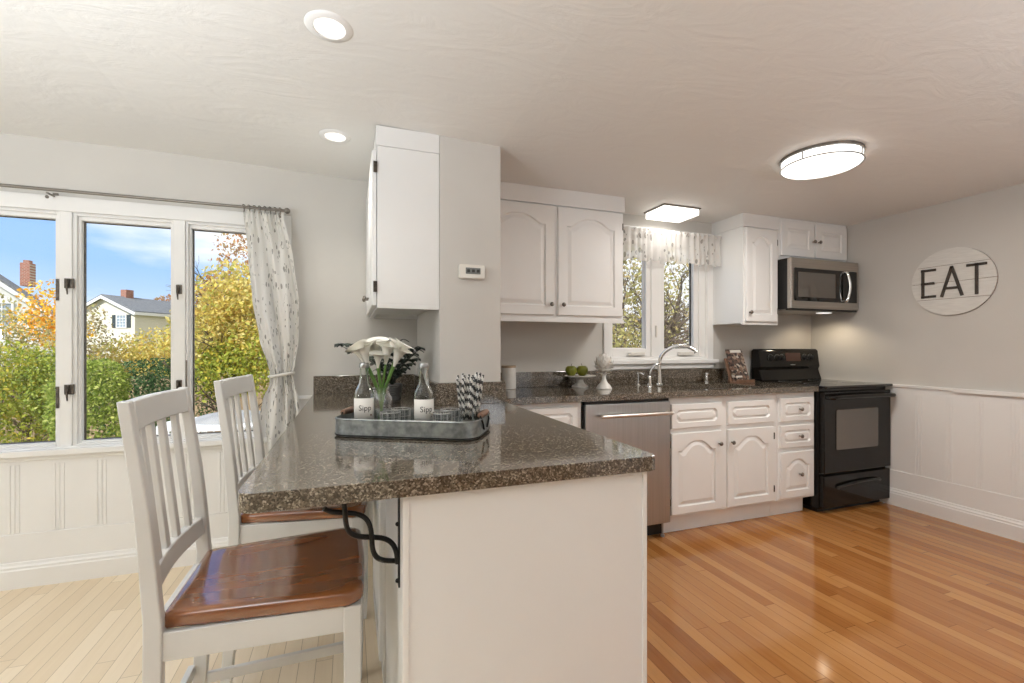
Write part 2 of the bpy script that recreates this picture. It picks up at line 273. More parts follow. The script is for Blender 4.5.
# ------------------------------------------------------------------ mesh building helpers
OFF = {}
class MB:
    def __init__(s): s.v = []; s.f = []; s.m = []
    def add(s, vs, fs, mi=0):
        o = len(s.v); s.v += [tuple(p) for p in vs]
        for k, f in enumerate(fs): s.f.append(tuple(i+o for i in f)); s.m.append(mi if not isinstance(mi, list) else mi[k])
        return s
    def box(s, x0, x1, y0, y1, z0, z1, mi=0):
        return s.add([(x0, y0, z0), (x1, y0, z0), (x1, y1, z0), (x0, y1, z0), (x0, y0, z1), (x1, y0, z1), (x1, y1, z1), (x0, y1, z1)],
                     [(0, 3, 2, 1), (4, 5, 6, 7), (0, 1, 5, 4), (1, 2, 6, 5), (2, 3, 7, 6), (3, 0, 4, 7)], mi)
    def hexa(s, bot, top, mi=0):
        return s.add(list(bot)+list(top), [(0, 3, 2, 1), (4, 5, 6, 7), (0, 1, 5, 4), (1, 2, 6, 5), (2, 3, 7, 6), (3, 0, 4, 7)], mi)
    def lathe(s, prof, c=(0, 0, 0), n=28, mi=0, caps=True, sx=1, sy=1, mod=None):
        vs = []; fs = []
        for k, (r, z) in enumerate(prof):
            for j in range(n):
                a = 2*PI*j/n; rr = r*(mod(a, k) if mod else 1)
                vs.append((c[0]+rr*math.cos(a)*sx, c[1]+rr*math.sin(a)*sy, c[2]+z))
        for k in range(len(prof)-1):
            for j in range(n): fs.append((k*n+j, k*n+(j+1) % n, (k+1)*n+(j+1) % n, (k+1)*n+j))
        if caps:
            fs.append(tuple(range(n-1, -1, -1))); q = (len(prof)-1)*n; fs.append(tuple(q+j for j in range(n)))
        return s.add(vs, fs, mi)
    def tube(s, path, r, n=8, mi=0, closed=False, mis=None):
        P = [Vector(p) for p in path]; L = len(P); R = r if isinstance(r, (list, tuple)) else [r]*L
        vs = []; fs = []; mm = []; u = None
        for i in range(L):
            if closed: tg = P[(i+1) % L]-P[i-1]
            else: tg = P[min(i+1, L-1)]-P[max(i-1, 0)]
            tg.normalize()
            if u is None:
                u = tg.orthogonal().normalized()
            else:
                u = (u-tg*u.dot(tg)); u = u.normalized() if u.length > 1e-6 else tg.orthogonal().normalized()
            w_ = tg.cross(u)
            for j in range(n):
                a = 2*PI*j/n; vs.append(P[i]+(u*math.cos(a)+w_*math.sin(a))*R[i])
        rng = L if closed else L-1
        for i in range(rng):
            for j in range(n):
                fs.append((i*n+j, i*n+(j+1) % n, ((i+1) % L)*n+(j+1) % n, ((i+1) % L)*n+j)); mm.append(mis(i, j) if mis else mi)
        if not closed:
            fs.append(tuple(range(n-1, -1, -1))); fs.append(tuple((L-1)*n+j for j in range(n))); mm += [mi, mi]
        return s.add(vs, fs, mm)
    def prism(s, poly, z0, z1, mi=0):
        n = len(poly)
        return s.add([(x, y, z0) for x, y in poly]+[(x, y, z1) for x, y in poly],
                     [tuple(range(n-1, -1, -1)), tuple(range(n, 2*n))]+[(i, (i+1) % n, n+(i+1) % n, n+i) for i in range(n)], mi)
    def loops(s, L, mi=0, cap0=True, cap1=True, closed=True):
        n = len(L[0]); vs = [p for l in L for p in l]; fs = []
        for k in range(len(L)-1):
            for j in range(n if closed else n-1): fs.append((k*n+j, k*n+(j+1) % n, (k+1)*n+(j+1) % n, (k+1)*n+j))
        if cap0: fs.append(tuple(range(n-1, -1, -1)))
        if cap1: fs.append(tuple((len(L)-1)*n+j for j in range(n)))
        return s.add(vs, fs, mi)
    def grid(s, fn, nu, nv, mi=0):
        vs = [fn(i/nu, j/nv) for j in range(nv+1) for i in range(nu+1)]
        fs = [(j*(nu+1)+i, j*(nu+1)+i+1, (j+1)*(nu+1)+i+1, (j+1)*(nu+1)+i) for j in range(nv) for i in range(nu)]
        return s.add(vs, fs, mi)
    def sphere(s, c, r, n=16, m=10, mi=0, sx=1, sy=1, sz=1):
        return s.lathe([(max(r*math.sin(PI*k/m), 1e-4), -r*sz*math.cos(PI*k/m)) for k in range(m+1)], c, n, mi, True, sx, sy)
    def xf(s, fn, start=0): s.v[start:] = [tuple(fn(Vector(p))) for p in s.v[start:]]; return s
    def build(s, name, m, parent=None, smooth=None, bevel=0, local=False, seg=2, fixn=True, solid=0):
        off = Vector((0, 0, 0))
        if parent is not None and not local: off = OFF.get(parent.name, Vector((0, 0, 0)))
        me = bpy.data.meshes.new(name); me.from_pydata([tuple(Vector(p)-off) for p in s.v], [], s.f)
        for q in (m if isinstance(m, (list, tuple)) else [m]): me.materials.append(q)
        me.polygons.foreach_set('material_index', s.m)
        if fixn:
            bm = bmesh.new(); bm.from_mesh(me); bmesh.ops.recalc_face_normals(bm, faces=bm.faces); bm.to_mesh(me); bm.free()
        if smooth is not None:
            me.polygons.foreach_set('use_smooth', [True]*len(me.polygons))
            if smooth < 179: me.set_sharp_from_angle(angle=math.radians(smooth))
        me.update()
        o = bpy.data.objects.new(name, me); COL.objects.link(o)
        if parent is not None: o.parent = parent; OFF[o.name] = off
        if solid:
            md = o.modifiers.new('thick', 'SOLIDIFY'); md.thickness = solid; md.offset = 0
        if bevel:
            md = o.modifiers.new('bevel', 'BEVEL'); md.width = bevel; md.segments = seg; md.limit_method = 'ANGLE'; md.angle_limit = math.radians(40)
        return o
def tag(o, label=None, cat=None, group=None, kind=None):
    if label: o['label'] = label
    if cat: o['category'] = cat
    if group: o['group'] = group
    if kind: o['kind'] = kind
    return o
def thing(name, label, cat, loc=(0, 0, 0), rz=0, group=None):
    o = bpy.data.objects.new(name, None); COL.objects.link(o); o.location = loc; o.rotation_euler = (0, 0, rz); o.empty_display_size = .1
    OFF[o.name] = Vector(loc); return tag(o, label, cat, group)
def copy_tree(o, parent=None):
    c = o.copy(); COL.objects.link(c); c.parent = parent
    for ch in list(o.children): copy_tree(ch, c)
    return c
def struct(mb, name, m, parent=None, **k):
    o = mb.build(name, m, parent, **k)
    if parent is None: o['kind'] = 'structure'
    return o
def rrect(x0, x1, y0, y1, r, n=6, corners=(1, 1, 1, 1)):
    P = []
    for k, (cx, cy, a0) in enumerate(((x1-r, y1-r, 0), (x0+r, y1-r, PI/2), (x0+r, y0+r, PI), (x1-r, y0+r, 1.5*PI))):
        if corners[k]: P += [(cx+r*math.cos(a0+PI/2*i/n), cy+r*math.sin(a0+PI/2*i/n)) for i in range(n+1)]
        else: P.append(((x1, x0, x0, x1)[k], (y1, y1, y0, y0)[k]))
    return P
def bez(pts, n=24):   # Catmull-Rom through pts
    P = [Vector(p) for p in pts]; Q = [P[0]*2-P[1]]+P+[P[-1]*2-P[-2]]; out = []
    for i in range(1, len(Q)-2):
        for k in range(n):
            t_ = k/n; a, b_, c_, d = Q[i-1], Q[i], Q[i+1], Q[i+2]
            out.append(.5*((2*b_)+(c_-a)*t_+(2*a-5*b_+4*c_-d)*t_*t_+(3*b_-a-3*c_+d)*t_**3))
    out.append(P[-1]); return out
# a raised-panel door or drawer front facing -Y (front plane y=yf), with an optional cathedral arch
def panel(mb, x0, x1, z0, z1, yf, t=.02, fw=.055, rise=0.0, ch=0.0, NT=24):
    def loop(m, y, rs, c):
        a0, a1, b0, b1 = x0+m, x1-m, z0+m, z1-m; c = max(c, .0004)
        P = [(a0, b0+c), (a0+c, b0), (a1-c, b0), (a1, b0+c), (a1, b1-rs-c)]
        for k in range(NT+1):
            q = 1-k/NT; xx = a0+c+(a1-a0-2*c)*q; s_ = abs(q-.5)*2
            q2 = min(1, max(0, (s_-.06)/.78)); g = (1-q2**2.2)**1.35
            P.append((xx, b1-rs*(1-g)))
        P.append((a0, b1-rs-c))
        return [(p[0], y, p[1]) for p in P]
    mb.loops([loop(0, yf+t, 0, 0), loop(0, yf+.004, 0, 0), loop(.004, yf, 0, 0), loop(fw, yf, rise, ch), loop(fw+.005, yf+.010, rise, ch), loop(fw+.011, yf+.010, rise, ch), loop(fw+.034 if fw > .04 else fw+.022, yf+.001, rise, ch)])
    return mb
def knob_mb(x, y, z, r=.014):
    mb = MB(); prof = [(.004, 0), (.005, .008), (.0045, .014), (r*.75, .017), (r, .022), (r*.9, .027), (r*.5, .031), (.001, .032)]
    mb.lathe(prof, n=16); mb.xf(lambda p: (x+p.x, y-p.z, z+p.y)); return mb
def hinge(parent, x, y, z, h=.045, w_=.009, d=.012):
    return MB().box(x-w_/2, x+w_/2, y-d, y, z-h/2, z+h/2).build('hinge', M['hinge'], parent, bevel=.002)

# ================================================================== ROOM
YB, XR, XL, YR = 2.975, 3.9, -3.2, -3.2
def cz(x): return 2.2 if x > .7 else (2.25 if x < -.9 else 2.25-.05*(x+.9)/1.6)
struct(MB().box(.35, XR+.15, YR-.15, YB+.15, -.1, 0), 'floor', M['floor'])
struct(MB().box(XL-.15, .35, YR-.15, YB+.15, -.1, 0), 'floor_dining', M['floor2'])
mb = MB(); xs = [XL-.15, -.9, -.4, .1, .4, .7, XR+.15]
mb.loops([[(x, YR-.15, cz(x)), (x, YB+.15, cz(x)), (x, YB+.15, 2.42), (x, YR-.15, 2.42)] for x in xs])
struct(mb, 'ceiling', M['ceil'])
# back wall with two window openings
H1 = (-1.86, -.385, .655, 1.91); H2 = (1.80, 2.74, 1.10, 2.06)
mb = MB(); zt = 2.3; y0, y1 = YB, YB+.15
mb.box(XL, H1[0], y0, y1, 0, zt).box(H1[1], H2[0], y0, y1, 0, zt).box(H2[1], XR+.15, y0, y1, 0, zt)
for h in (H1, H2): mb.box(h[0], h[1], y0, y1, 0, h[2]).box(h[0], h[1], y0, y1, h[3], zt)
struct(mb, 'wall_back', M['wall'])
struct(MB().box(XR, XR+.15, YR-.15, YB, 0, 2.3), 'wall_right', M['wall'])
struct(MB().box(XL-.15, XL, YR-.15, YB+.15, 0, 2.3), 'wall_left', M['wall'])
mb = MB(); D = (2.75, 3.75, 2.05)
mb.box(XL, D[0], YR-.15, YR, 0, 2.3).box(D[1], XR, YR-.15, YR, 0, 2.3).box(D[0], D[1], YR-.15, YR, D[2], 2.3); struct(mb, 'wall_rear', M['wall'])
mb = MB()
for a, b_ in ((D[0], D[0]+.07), (D[1]-.07, D[1]), ((D[0]+D[1])/2-.05, (D[0]+D[1])/2+.05)): mb.box(a, b_, YR-.10, YR-.04, .0, D[2])
mb.box(D[0], D[1], YR-.10, YR-.04, D[2]-.07, D[2]).box(D[0], D[1], YR-.10, YR-.04, 0, .1)
d1 = struct(mb, 'door_1', M['trim']); MB().box(D[0]+.07, D[1]-.07, YR-.075, YR-.07, .1, D[2]-.07).build('glass_pane', M['pane'], d1)
# pillar between dining side and kitchen
struct(MB().box(.407, .716, 2.19, YB, 0, 2.215), 'wall_pillar', M['wall'], bevel=.003)
# wainscot on the back wall (left of the peninsula) and on the right wall
def wains(mb, a0, a1, ztop, beads, fn, zpan=.262):
    def bx(u0, u1, n0, n1, z0, z1): mb.add([fn(u, n, z) for z in (z0, z1) for u, n in ((u0, n0), (u1, n0), (u1, n1), (u0, n1))], [(0, 3, 2, 1), (4, 5, 6, 7), (0, 1, 5, 4), (1, 2, 6, 5), (2, 3, 7, 6), (3, 0, 4, 7)])
    bx(a0, a1, 0, .010, 0, ztop); bx(a0, a1, .010, .016, .0, zpan)
    for u in beads:
        for q in (-.018, 0, .018): bx(u+q-.006, u+q+.006, .010, .0132, zpan+.004, ztop-.05)
    return bx
mb = MB(); bx = wains(mb, XL, .105, .655, [x for x in (-2.98, -2.78, -2.58, -2.38, -2.18, -1.96, -1.77, -1.57, -1.395, -1.222, -1.03, -.85, -.67, -.49, -.31, -.13, .04)], lambda u, n, z: (u, YB-n, z))
bx(-.36, .105, 0, .012, .655, .885); bx(-.36, .105, 0, .026, .885, .905)
struct(mb, 'trim_1', M['trim'], bevel=.002)
mb = MB(); bx = wains(mb, YR, YB-.02, .895, [2.62, 2.40, 2.15, 1.97, 1.81, 1.64, 1.46, 1.29, 1.11, .93, .75, .5, .25, 0], lambda u, n, z: (XR-n, u, z))
bx(YR, YB-.02, 0, .022, .893, .912); bx(YR, 1.93, .022, .034, .886, .912)
struct(mb, 'trim_2', M['trim'], bevel=.002)
def baseb(mb, fn, a0, a1):
    prof = [(.016, 0), (.034, 0), (.034, .088), (.030, .094), (.030, .104), (.024, .112), (.021, .124), (.016, .126)]
    mb.loops([[fn(a, n, z) for n, z in prof] for a in (a0, a1)])
    return mb
struct(baseb(MB(), lambda u, n, z: (u, YB-n, z), XL, .10), 'baseboard_left', M['trim'])
struct(baseb(MB(), lambda u, n, z: (XR-n, u, z), YR, YB-.1), 'baseboard_right', M['trim'])

# ------------------------------------------------------------------ window_1: three casements over a stool
def ring(mb, x0, x1, z0, z1, w_, y0, y1, mi=0):
    wl, wr, wb, wt = w_ if isinstance(w_, tuple) else (w_,)*4
    mb.box(x0, x0+wl, y0, y1, z0, z1, mi).box(x1-wr, x1, y0, y1, z0, z1, mi).box(x0+wl, x1-wr, y0, y1, z0, z0+wb, mi).box(x0+wl, x1-wr, y0, y1, z1-wt, z1, mi); return mb
mb = MB(); ring(mb, H1[0], H1[1], H1[2], H1[3], (.02, .02, .02, .02), YB-.005, YB+.15)
ring(mb, H1[0]-.075, H1[1]+.062, H1[2]+.02, H1[3]+.05, (.085, .075, .01, .075), YB-.018, YB)           # casing
for xc, hw in ((-1.3685, .0245), (-.8795, .0275)): mb.box(xc-hw, xc+hw, YB-.006, YB+.12, H1[2]+.02, H1[3]-.02)
mb.box(H1[0]-.10, H1[1]+.09, YB-.052, YB+.02, H1[2]-.006, H1[2]+.024)                                   # stool
mb.box(H1[0]-.08, H1[1]+.07, YB-.024, YB, H1[2]-.03, H1[2]-.006)
w1 = struct(mb, 'window_1', M['trim'], bevel=.003)
bays = [(-1.84, -1.392), (-1.345, -.906), (-.853, -.405)]
for k, (a, b_) in enumerate(bays):
    z0, z1 = H1[2]+.02, H1[3]-.008
    mb = MB(); fwL, fwR = ((.03, .03), (.027, .02), (.022, .035))[k]
    ring(mb, a, b_, z0, z1, (fwL*.6, fwR*.6, .018, .030), YB+.005, YB+.05); ring(mb, a+fwL*.45, b_-fwR*.45, z0+.010, z1-.022, (fwL*.6, fwR*.6, .018, .028), YB+.022, YB+.07)
    s_ = mb.build('sash', M['trim'], w1, bevel=.002)
    mb = MB(); ring(mb, a+fwL*.9, b_-fwR*.9, z0+.024, z1-.046, .008, YB+.048, YB+.062); mb.build('glazing_seal', M['hinge'], s_)
    MB().box(a+fwL*.9, b_-fwR*.9, YB+.053, YB+.057, z0+.024, z1-.046).build('glass_pane', M['pane'], s_)
for (x, z) in ((-1.352, 1.515), (-1.352, .972), (-.878, 1.505), (-.878, .985)):   # casement locks
    mb = MB(); hw = .020 if x < -1 else .012; mb.box(x-hw, x+hw, YB-.014, YB-.006, z-.022, z+.028); mb.tube([(x-.006, YB-.018, z+.02), (x-.004, YB-.026, z-.02), (x-.002, YB-.024, z-.055)], [.005, .005, .003], 8); mb.box(x-.012, x+.002, YB-.02, YB-.012, z-.016, z+.025)
    mb.build('window_lock', M['hinge'], w1, bevel=.003)
for z in (1.50, .95): MB().box(-1.412, -1.400, YB+.0, YB+.02, z-.07, z+.04).build('window_hinge', M['hinge'], w1)
MB().box(-.853, -.845, YB+.0, YB+.015, .70, 1.12).build('sash_channel', M['pewter'], w1)
# ------------------------------------------------------------------ window_2 over the sink
mb = MB(); ring(mb, H2[0], H2[1], H2[2], H2[3], .02, YB-.005, YB+.15)
ring(mb, H2[0]-.03, H2[1]+.045, H2[2]-.02, H2[3]+.05, (.045, .06, .02, .06), YB-.016, YB)
mb.box(2.205, 2.287, YB+.01, YB+.12, H2[2]+.02, H2[3]-.02); mb.box(2.662, 2.725, YB+.01, YB+.12, H2[2]+.02, H2[3]-.02)
mb.box(H2[0]-.05, H2[1]+.075, YB-.045, YB+.02, H2[2]-.035, H2[2]-.005); mb.box(H2[0]-.03, H2[1]+.045, YB-.02, YB, H2[2]-.075, H2[2]-.035)
w2 = struct(mb, 'window_2', M['trim'], bevel=.003)
for a, b_ in ((1.82, 2.205), (2.287, 2.662)):
    z0, z1 = H2[2]+.02, H2[3]-.02
    mb = MB(); ring(mb, a, b_, z0, z1, (.045, .045, .062, .05), YB+.02, YB+.075); s_ = mb.build('sash', M['trim'], w2, bevel=.003)
    mb = MB(); ring(mb, a+.045, b_-.045, z0+.062, z1-.05, .006, YB+.05, YB+.064); mb.build('glazing_seal', M['hinge' if a > 2 else 'trim'], s_)
    MB().box(a+.045, b_-.045, YB+.055, YB+.059, z0+.062, z1-.05).build('glass_pane', M['pane'], s_)
    xc = (a+b_)/2+.05
    mb = MB(); mb.prism(rrect(xc-.07, xc+.07, YB-.022, YB+.02, .015), z0+.008, z0+.034); mb.build('sash_crank', M['plastic'], w2, bevel=.004)
MB().box(2.240, 2.252, YB-.004, YB+.0095, 1.27, 1.36).build('window_lock', M['plastic'], w2, bevel=.002)

# ================================================================== PENINSULA + COUNTERTOP
CT, CB = .914, .876
def fill_slab(outer, holes, z0, z1):
    bm = bmesh.new()
    for lp in [outer]+holes:
        vs = [bm.verts.new((x, y, z1)) for x, y in lp]
        for i in range(len(vs)): bm.edges.new((vs[i], vs[(i+1) % len(vs)]))
    bmesh.ops.triangle_fill(bm, use_beauty=True, use_dissolve=False, edges=bm.edges[:])
    ext = bmesh.ops.extrude_face_region(bm, geom=bm.faces[:])
    bmesh.ops.translate(bm, vec=(0, 0, z0-z1), verts=[g for g in ext['geom'] if isinstance(g, bmesh.types.BMVert)])
    bmesh.ops.recalc_face_normals(bm, faces=bm.faces[:])
    bmesh.ops.dissolve_limit(bm, angle_limit=.01, verts=bm.verts[:], edges=bm.edges[:]) if not holes else None
    mb = MB(); bm.verts.index_update(); mb.add([v_.co[:] for v_ in bm.verts], [[v_.index for v_ in f.verts] for f in bm.faces]); bm.free(); return mb
PX0, PX1, PY0 = -.203, .744, .978
r_ = .035
outer = [(PX0, 2.955), (PX0, PY0+r_)]+[(PX0+r_-r_*math.cos(a), PY0+r_-r_*math.sin(a)) for a in [PI/2*i/6 for i in range(1, 6)]]+[(PX0+r_, PY0), (PX1-.02, PY0), (PX1-.006, PY0+.006), (PX1, PY0+.02), (PX1, 2.335), (PX1+.012, 2.35), (3.155, 2.35), (3.155, 2.955),
         (.716, 2.955), (.716, 2.172), (.407, 2.172), (.407, 2.955)]
SK = (2.03, 2.74, 2.43, 2.775)
top = thing('countertop', 'brown speckled granite countertop running over the peninsula and along the sink wall', 'countertop', (.27, 1.9, CB))
fill_slab(outer, [rrect(SK[0], SK[1], SK[2], SK[3], .05, 5)], CB, CT).build('slab', M['granite'], top, bevel=.004)
mb = MB(); mb.box(PX0, .387, 2.953, 2.974, CT, 1.02); mb.box(.387, .406, 2.20, 2.953, CT, 1.02); mb.box(.387, .735, 2.169, 2.189, CT, 1.02); mb.box(.717, .735, 2.189, 2.953, CT, 1.02); mb.box(.735, 3.12, 2.953, 2.974, CT, 1.02)
mb.build('backsplash', M['granite'], top, bevel=.002)

pen = thing('peninsula_cabinet', 'white peninsula base with a plain end panel under the granite overhang', 'cabinet', (.41, 1.7, 0))
MB().box(.112, .716, 1.004, 2.30, 0, CB).build('body', M['white'], pen, bevel=.002)
MB().box(.116, .712, .998, 1.004, .0, CB).build('end_panel', M['white'], pen, bevel=.0015)
for a, b_ in ((.106, .119), (.709, .721)): MB().box(a, b_, .994, 1.004, 0, CB).build('corner_trim', M['trim'], pen, bevel=.001)
mb = MB(); panel(mb, 1.62, 2.05, .12, .845, .0, .018, .055, .05); mb.xf(lambda p: (.094+p.y, 1.62+2.05-p.x, p.z)); dd = mb.build('door', M['white'], pen, smooth=30)
for a, b_ in ((2.07, 2.10), (1.56, 1.58)): MB().box(.104, .112, a, b_, 0, CB).build('side_stile', M['trim'], pen)

# iron bracket under the overhang: two bars woven into a twist, on a wall strap
br = thing('counter_bracket', 'black wrought-iron twisted bracket holding up the granite overhang', 'bracket', (.10, 1.04, .6))
mb = MB(); mb.box(.1005, .1045, 1.030, 1.046, .662, .874); mb.box(-.055, .1045, 1.028, 1.048, .870, .875); mb.build('strap', M['iron'], br, bevel=.001)
A_, B_ = Vector((-.036, 0, .866)), Vector((.099, 0, .716))
ax = (B_-A_); L_ = ax.length; ax.normalize(); nn_ = Vector((-ax.z, 0, ax.x))
for sg in (1, -1):
    P = []
    for i in range(41):
        q = i/40; s_ = math.sin(2.5*PI*q+(.0))
        amp = .0205
        p = A_+ax*(L_*q)+nn_*(sg*amp*math.sin(2.5*PI*q+PI/2)*(1-.0*q)); p.y = 1.038+sg*.0065*math.cos(2.5*PI*q+PI/2)
        p.x = min(p.x, .099); p.z = min(p.z, .872); P.append(p)
    MB().tube(P, .0056, 8).build('scroll_bar', M['iron'], br, smooth=60)
for z in (.80, .675): MB().sphere((.0995, 1.038, z), .005, 10, 6).build('screw', M['iron'], br, smooth=60)

# ================================================================== COUNTER STOOLS (facing +X, origin under the seat centre)
def make_chair(label):
    c = thing('counter_stool', label, 'chair', (0, 0, 0), 0, 'white counter stools at the peninsula')
    # seat
    def outline(s_, inset=0):
        P = []
        xr, xf_, hr, hf = -.205+inset, .209-inset, .174-inset, .217-inset
        P += [(xr, -hr+.01), (xr+.01, -hr)]
        P += [(xf_-.05, -hf+.006)]+[(xf_-.045+.045*math.sin(a), -hf+.05-.045*math.cos(a)) for a in [PI/2*i/6 for i in range(7)]]
        P += [(xf_+.006*math.cos(PI*(q-.5)/1.0), -hf+.055+(2*hf-.11)*q) for q in (.25, .5, .75)]
        P += [(xf_-.045+.045*math.cos(a), hf-.05+.045*math.sin(a)) for a in [PI/2*i/6 for i in range(7)]]
        P += [(xf_-.05, hf-.006), (xr+.01, hr), (xr, hr-.01)]
        return P
    mb = MB(); prof = [(.008, .584), (.001, .587), (0, .590), (0, .610), (.002, .614), (.007, .617), (.024, .6172), (.06, .6145), (.085, .6135)]
    mb.loops([[(x, y, z) for x, y in outline(0, ins)] for i, (ins, z) in enumerate(prof)])
    O_ = outline(0, .085); mb.f.pop(); mb.m.pop()
    mb.loops([[(x*k, y*k, z) for x, y in O_] for k, z in ((1, .6135), (.8, .613), (.55, .6125), (.3, .6125), (.02, .6125))], cap0=False)
    mb.build('seat', M['seat'], c, smooth=50, local=True)
    for sy in (1, -1):      # back posts are the back legs too
        path = [(-.245, .178*sy, 0), (-.222, .178*sy, .30), (-.215, .178*sy, .56), (-.219, .178*sy, .66), (-.236, .178*sy, .86), (-.266, .178*sy, 1.078)]
        pts = bez(path, 6); L = []
        for p in pts:
            h_ = (.014+.003*p.z/.1 if p.z < .1 else .017) if p.z < .6 else .017-.0065*(p.z-.6)/.478
            L.append([(p.x-h_, p.y-.013, p.z), (p.x+h_, p.y-.013, p.z), (p.x+h_, p.y+.013, p.z), (p.x-h_, p.y+.013, p.z)])
        lg = MB().loops(L).build('back_post', M['chair'], c, smooth=30, bevel=.003, local=True)
        mb = MB(); L = [[(.182+sx*hh, .19*sy+syy*hh, z) for sx, syy in ((-1, -1), (1, -1), (1, 1), (-1, 1))] for z, hh in ((0, .015), (.12, .019), (.583, .020))]
        mb.loops(L).build('leg', M['chair'], c, bevel=.003, local=True)
    def rail(z0, z1, n, bow, x_of, hy=.1625, t=.011):
        mb = MB(); L = []
        for i in range(n+1):
            y = -hy+2*hy*i/n; dx = -bow*math.cos(PI*y/(2*hy)); 
            L.append([(x_of(z)+dx+s_*t, y, z) for s_, z in ((-1, z0), (1, z0), (1, z1), (-1, z1))])
        return mb.loops(L)
    xo = lambda z: -.220-(z-.66)*.11
    rail(1.012, 1.076, 10, .014, xo).build('top_rail', M['chair'], c, smooth=30, bevel=.003, local=True)
    rail(.665, .712, 10, .014, xo).build('lower_rail', M['chair'], c, smooth=30, bevel=.003, local=True)
    for y in (-.107, -.0355, .0355, .107):
        mb = MB(); L = []
        for k in range(7):
            z = .71+(1.013-.71)*k/6; x = xo(z)-.014*math.cos(PI*y/.325)
            L.append([(x+a*.007, y+b_*.0115, z) for a, b_ in ((-1, -1), (1, -1), (1, 1), (-1, 1))])
        mb.loops(L).build('slat', M['chair'], c, smooth=30, bevel=.002, local=True)
    mb = MB()
    for sy in (1, -1):
        mb.hexa([(-.21, .166*sy, .522), (.165, .183*sy, .522), (.165, .203*sy, .522), (-.21, .184*sy, .522)], [(-.21, .166*sy, .583), (.165, .183*sy, .583), (.165, .203*sy, .583), (-.21, .184*sy, .583)])
    mb.box(.172, .192, -.172, .172, .522, .583).box(-.236, -.218, -.164, .164, .522, .583)
    mb.build('apron', M['chair'], c, bevel=.002, local=True)
    for sy in (1, -1):
        mb = MB(); mb.hexa([(-.225, .171*sy, .232), (.168, .183*sy, .232), (.168, .199*sy, .232), (-.225, .185*sy, .232)], [(-.225, .171*sy, .262), (.168, .183*sy, .262), (.168, .199*sy, .262), (-.225, .185*sy, .262)])
        mb.build('stretcher', M['chair'], c, bevel=.003, local=True)
    MB().box(.172, .194, -.172, .172, .17, .205).build('footrest', M['chair'], c, bevel=.003, local=True)
    MB().box(-.250, -.232, -.164, .164, .27, .30).build('stretcher', M['chair'], c, bevel=.003, local=True)
    return c
ch1 = make_chair('nearer white slat-back counter stool with cherry wood seat, pulled up beside the iron bracket')
ch1.location = (-.176, 1.347, 0); ch1.rotation_euler.z = math.radians(0)
ch2 = copy_tree(ch1); ch2['label'] = 'farther white slat-back counter stool, standing behind the first near the tied curtain'
ch2.location = (-.140, 1.945, 0); ch2.rotation_euler.z = math.radians(-4.5)

# ================================================================== KITCHEN BASE RUN
FY = 2.385      # face-frame front; doors stand 18 mm proud
def door_part(parent, name, x0, x1, z0, z1, rise=0, fw=.055, ch=0, yf=FY-.018, knob=None, m='white'):
    mb = MB(); panel(mb, x0, x1, z0, z1, yf, .018, fw, rise, ch)
    o = mb.build(name, M[m], parent)
    if knob: knob_mb(knob[0], yf, knob[1]).build('knob', M['knob'], o, smooth=40)
    return o
cc = thing('base_cabinet', 'white corner base cabinet with drawer, mostly hidden behind the peninsula', 'cabinet', (1.0, 2.6, 0))
MB().box(.74, 1.272, FY, 2.93, .12, CB).build('body', M['white'], cc, bevel=.001)
MB().box(.74, 1.272, FY+.075, FY+.09, 0, .12).build('toe_kick', M['white'], cc)
door_part(cc, 'drawer', .86, 1.245, .695, .848, 0, .035, .018); door_part(cc, 'door', .86, 1.245, .14, .67, .05)
sb = thing('sink_cabinet', 'white sink base cabinet with two arched doors below false drawer fronts', 'cabinet', (2.35, 2.6, 0))
mb = MB(); mb.box(1.893, 2.795, FY, FY+.02, .12, CB); mb.box(1.893, 1.91, FY+.02, 2.93, .12, CB); mb.box(2.778, 2.795, FY+.02, 2.93, .12, CB); mb.box(1.91, 2.778, FY+.02, 2.93, .12, .14); mb.build('body', M['white'], sb, bevel=.001)
MB().box(1.86, 2.795, FY+.06, FY+.075, 0, .12).build('toe_kick', M['white'], sb)
door_part(sb, 'false_drawer', 1.90, 2.297, .678, .832, 0, .035, .018); door_part(sb, 'false_drawer', 2.35, 2.752, .678, .832, 0, .035, .018)
d_ = door_part(sb, 'door', 1.90, 2.297, .135, .648, .062, .05, knob=(2.272, .565)); d_ = door_part(sb, 'door', 2.35, 2.752, .135, .648, .062, .05, knob=(2.376, .565))
for x in (1.896, 2.764):
    for z in (.58, .215): hinge(sb, x, FY, z)
db = thing('drawer_cabinet', 'narrow white base cabinet of two drawers over a small arched door, beside the range', 'cabinet', (2.99, 2.6, 0))
MB().box(2.797, 3.155, FY, 2.93, .12, CB).build('body', M['white'], db, bevel=.001)
MB().box(2.797, 3.12, FY+.06, FY+.075, 0, .12).build('toe_kick', M['white'], db)
door_part(db, 'drawer', 2.815, 3.135, .672, .838, 0, .035, .015, knob=(2.99, .757)); door_part(db, 'drawer', 2.815, 3.135, .487, .645, 0, .035, .015, knob=(2.99, .567))
door_part(db, 'door', 2.815, 3.135, .137, .458, .045, .05, knob=(2.99, .30))
